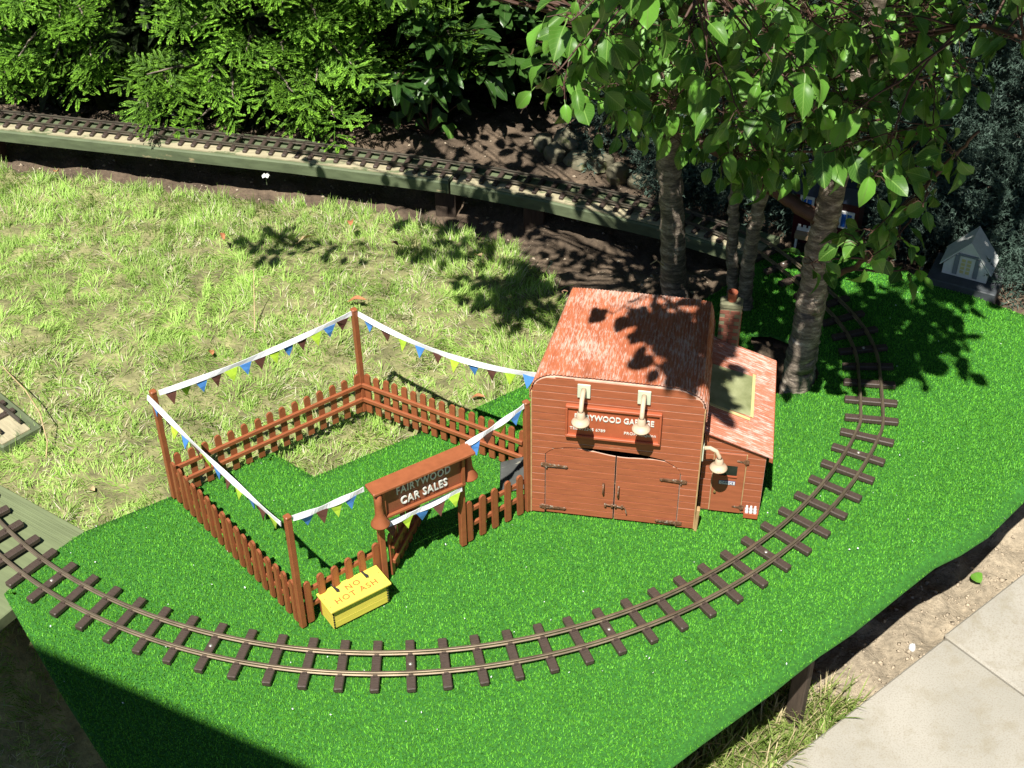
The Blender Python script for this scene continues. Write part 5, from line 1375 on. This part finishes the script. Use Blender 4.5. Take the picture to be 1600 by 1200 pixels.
# ------------------------------------------------------------------ small litter on the lawn and the bed
def litter(name, px, py, z, size, mat_, label, cat, rz, wdt=.5, curl=.3):
    p = P(px, py, z); v, f, uv = leaf_mesh(name, mat_, wdt, curl, .5, .3, .12)
    me = np_mesh(name, (v - np.array([0, .5, 0])) * size, f, mat_, None, uv, True)
    o = inst(name, me, None, (p.x, p.y, p.z), (random.uniform(-.4, .4), random.uniform(-.4, .4), rz)); tag(o, label, cat, 'fallen leaves on the grass')
litter('fallen_leaf', 548, 346, -.012, .034, M_deadleaf, 'upright orange fallen leaf on the lawn below the straight track', 'leaf', .1, .35)
litter('fallen_leaf', 474, 372, -.012, .036, M_paleleaf, 'pale brown curled fallen leaf beside the small shadow on the lawn', 'leaf', -.9, .35)
litter('fallen_leaf', 560, 466, -.008, .034, M_deadleaf, 'flat orange-pink leaf on the lawn just behind the tallest back fence post', 'leaf', 1.4, .3)
litter('fallen_leaf', 348, 368, -.012, .028, M_deadleaf, 'narrow dark orange leaf on the lawn, leftmost of the larger fallen leaves', 'leaf', .4, .3)
litter('fallen_leaf', 748, 398, -.008, .030, M_paleleaf, 'pale yellow leaf standing in grass at the edge of the tree shadow', 'leaf', .2, .4)
litter('fallen_leaf', 618, 380, -.012, .018, M_deadleaf, 'tiny red-brown leaf on the lawn right of the upright orange leaf', 'leaf', .9)
litter('fallen_leaf', 748, 618, -.008, .026, M_deadleaf, 'orange leaf on the grass just beyond the back right picket fence', 'leaf', 1.2, .3)
litter('fallen_leaf', 88, 266, -.02, .024, M_deadleaf, 'orange-brown leaf at the upper left edge of the lawn, near the beam', 'leaf', .2)
litter('fallen_leaf', 144, 764, -.012, .016, M_paleleaf, 'small pinkish leaf on the lawn between the plank and the picket fence', 'leaf', .8)
litter('fallen_leaf', 1527, 905, -.208, .022, M_leaf, 'yellow-green leaf lying on the bare soil by the paving', 'leaf', .4, .8, .1)
litter('fallen_leaf', 330, 550, -.008, .018, M_deadleaf, 'small orange leaf on the lawn outside the upper left picket fence', 'leaf', .5)
pp = P(415, 275, -.012); fl = empty('white_flower', pp, 0, 'single white flower at the lawn edge below the back beam', 'flower')
pm = MB()
pet = np_mesh('petal', leaf_mesh('petal', M_petal, .9, .1, .2, 0, .05, 4)[0] * .009, leaf_mesh('petal', M_petal, .9, .1, .2, 0, .05, 4)[1], M_petal)
for k in range(5): inst('petal', pet, fl, (0, 0, .004), (R(-25), 0, k * 1.257))
MB().tube([(0, .002, -.02), (0, 0, .004)], .0008, 5).build('stem', M_grass if False else M_beam, fl)
rock('pebble', P(1425, 1012, -.21), .005, 'single white pebble on the bare soil strip by the paving', None, 40, M_white)
tw = MB().tube([(0, 0, 0), (-.012, -.002, .012), (-.022, -.002, .004)], [.0014, .0011, .0008], 6).build('bent_twig', M_paleleaf, None, loc=PYv(1037, 415, 1.872)); tag(tw, 'pale bent twig stub sticking out of the trunk behind the garage', 'twig')
sk = MB()
sk.tube([P(3, 572, -.01), P(40, 610, .03), P(62, 645, .03), P(74, 690, .0), P(72, 715, -.02)], .0011, 5)
tag(sk.build('dry_stalk', M_paleleaf), 'long pale dry grass stalk bent over the end of the left beam', 'stalk')
sk = MB().tube([P(398, 520, -.02), P(397, 460, .02), P(396, 420, .05)], [.0009, .0008, .0005], 5).build('grass_stalk', M_paleleaf); tag(sk, 'thin upright grass stalk on the lawn behind the upper left bunting', 'stalk')

# ------------------------------------------------------------------ unseen timber panel, added to cast the shadow across the lower left
def screen():
    s1 = np.array([-.596, 1.136, 0]) + SUN * 1.7; s2 = np.array([-.289, .978, 0]) + SUN * 1.7
    d = (s2 - s1) / np.linalg.norm(s2 - s1); a = s1 - d * .75; b = s2 + d * .06; L = float(np.linalg.norm(b - a)); ang = math.atan2(d[1], d[0]); zt = float(s1[2])
    o = empty('shadow_panel', (a[0], a[1], -.12), ang, 'unseen tall timber panel added beyond the lower left corner to cast the shadow there', 'fence')
    n = 12; w = L / n; me = MB().box(.0, w - .0005, 0, .014, 0, zt + .12).mesh('board', M_ply)
    for k in range(n): inst('board', me, o, (k * w, 0, 0))
    for z in (.2, 1.2): MB().box(0, L, .0142, .034, z, z + .05).build('rail', M_ply, o)
screen()
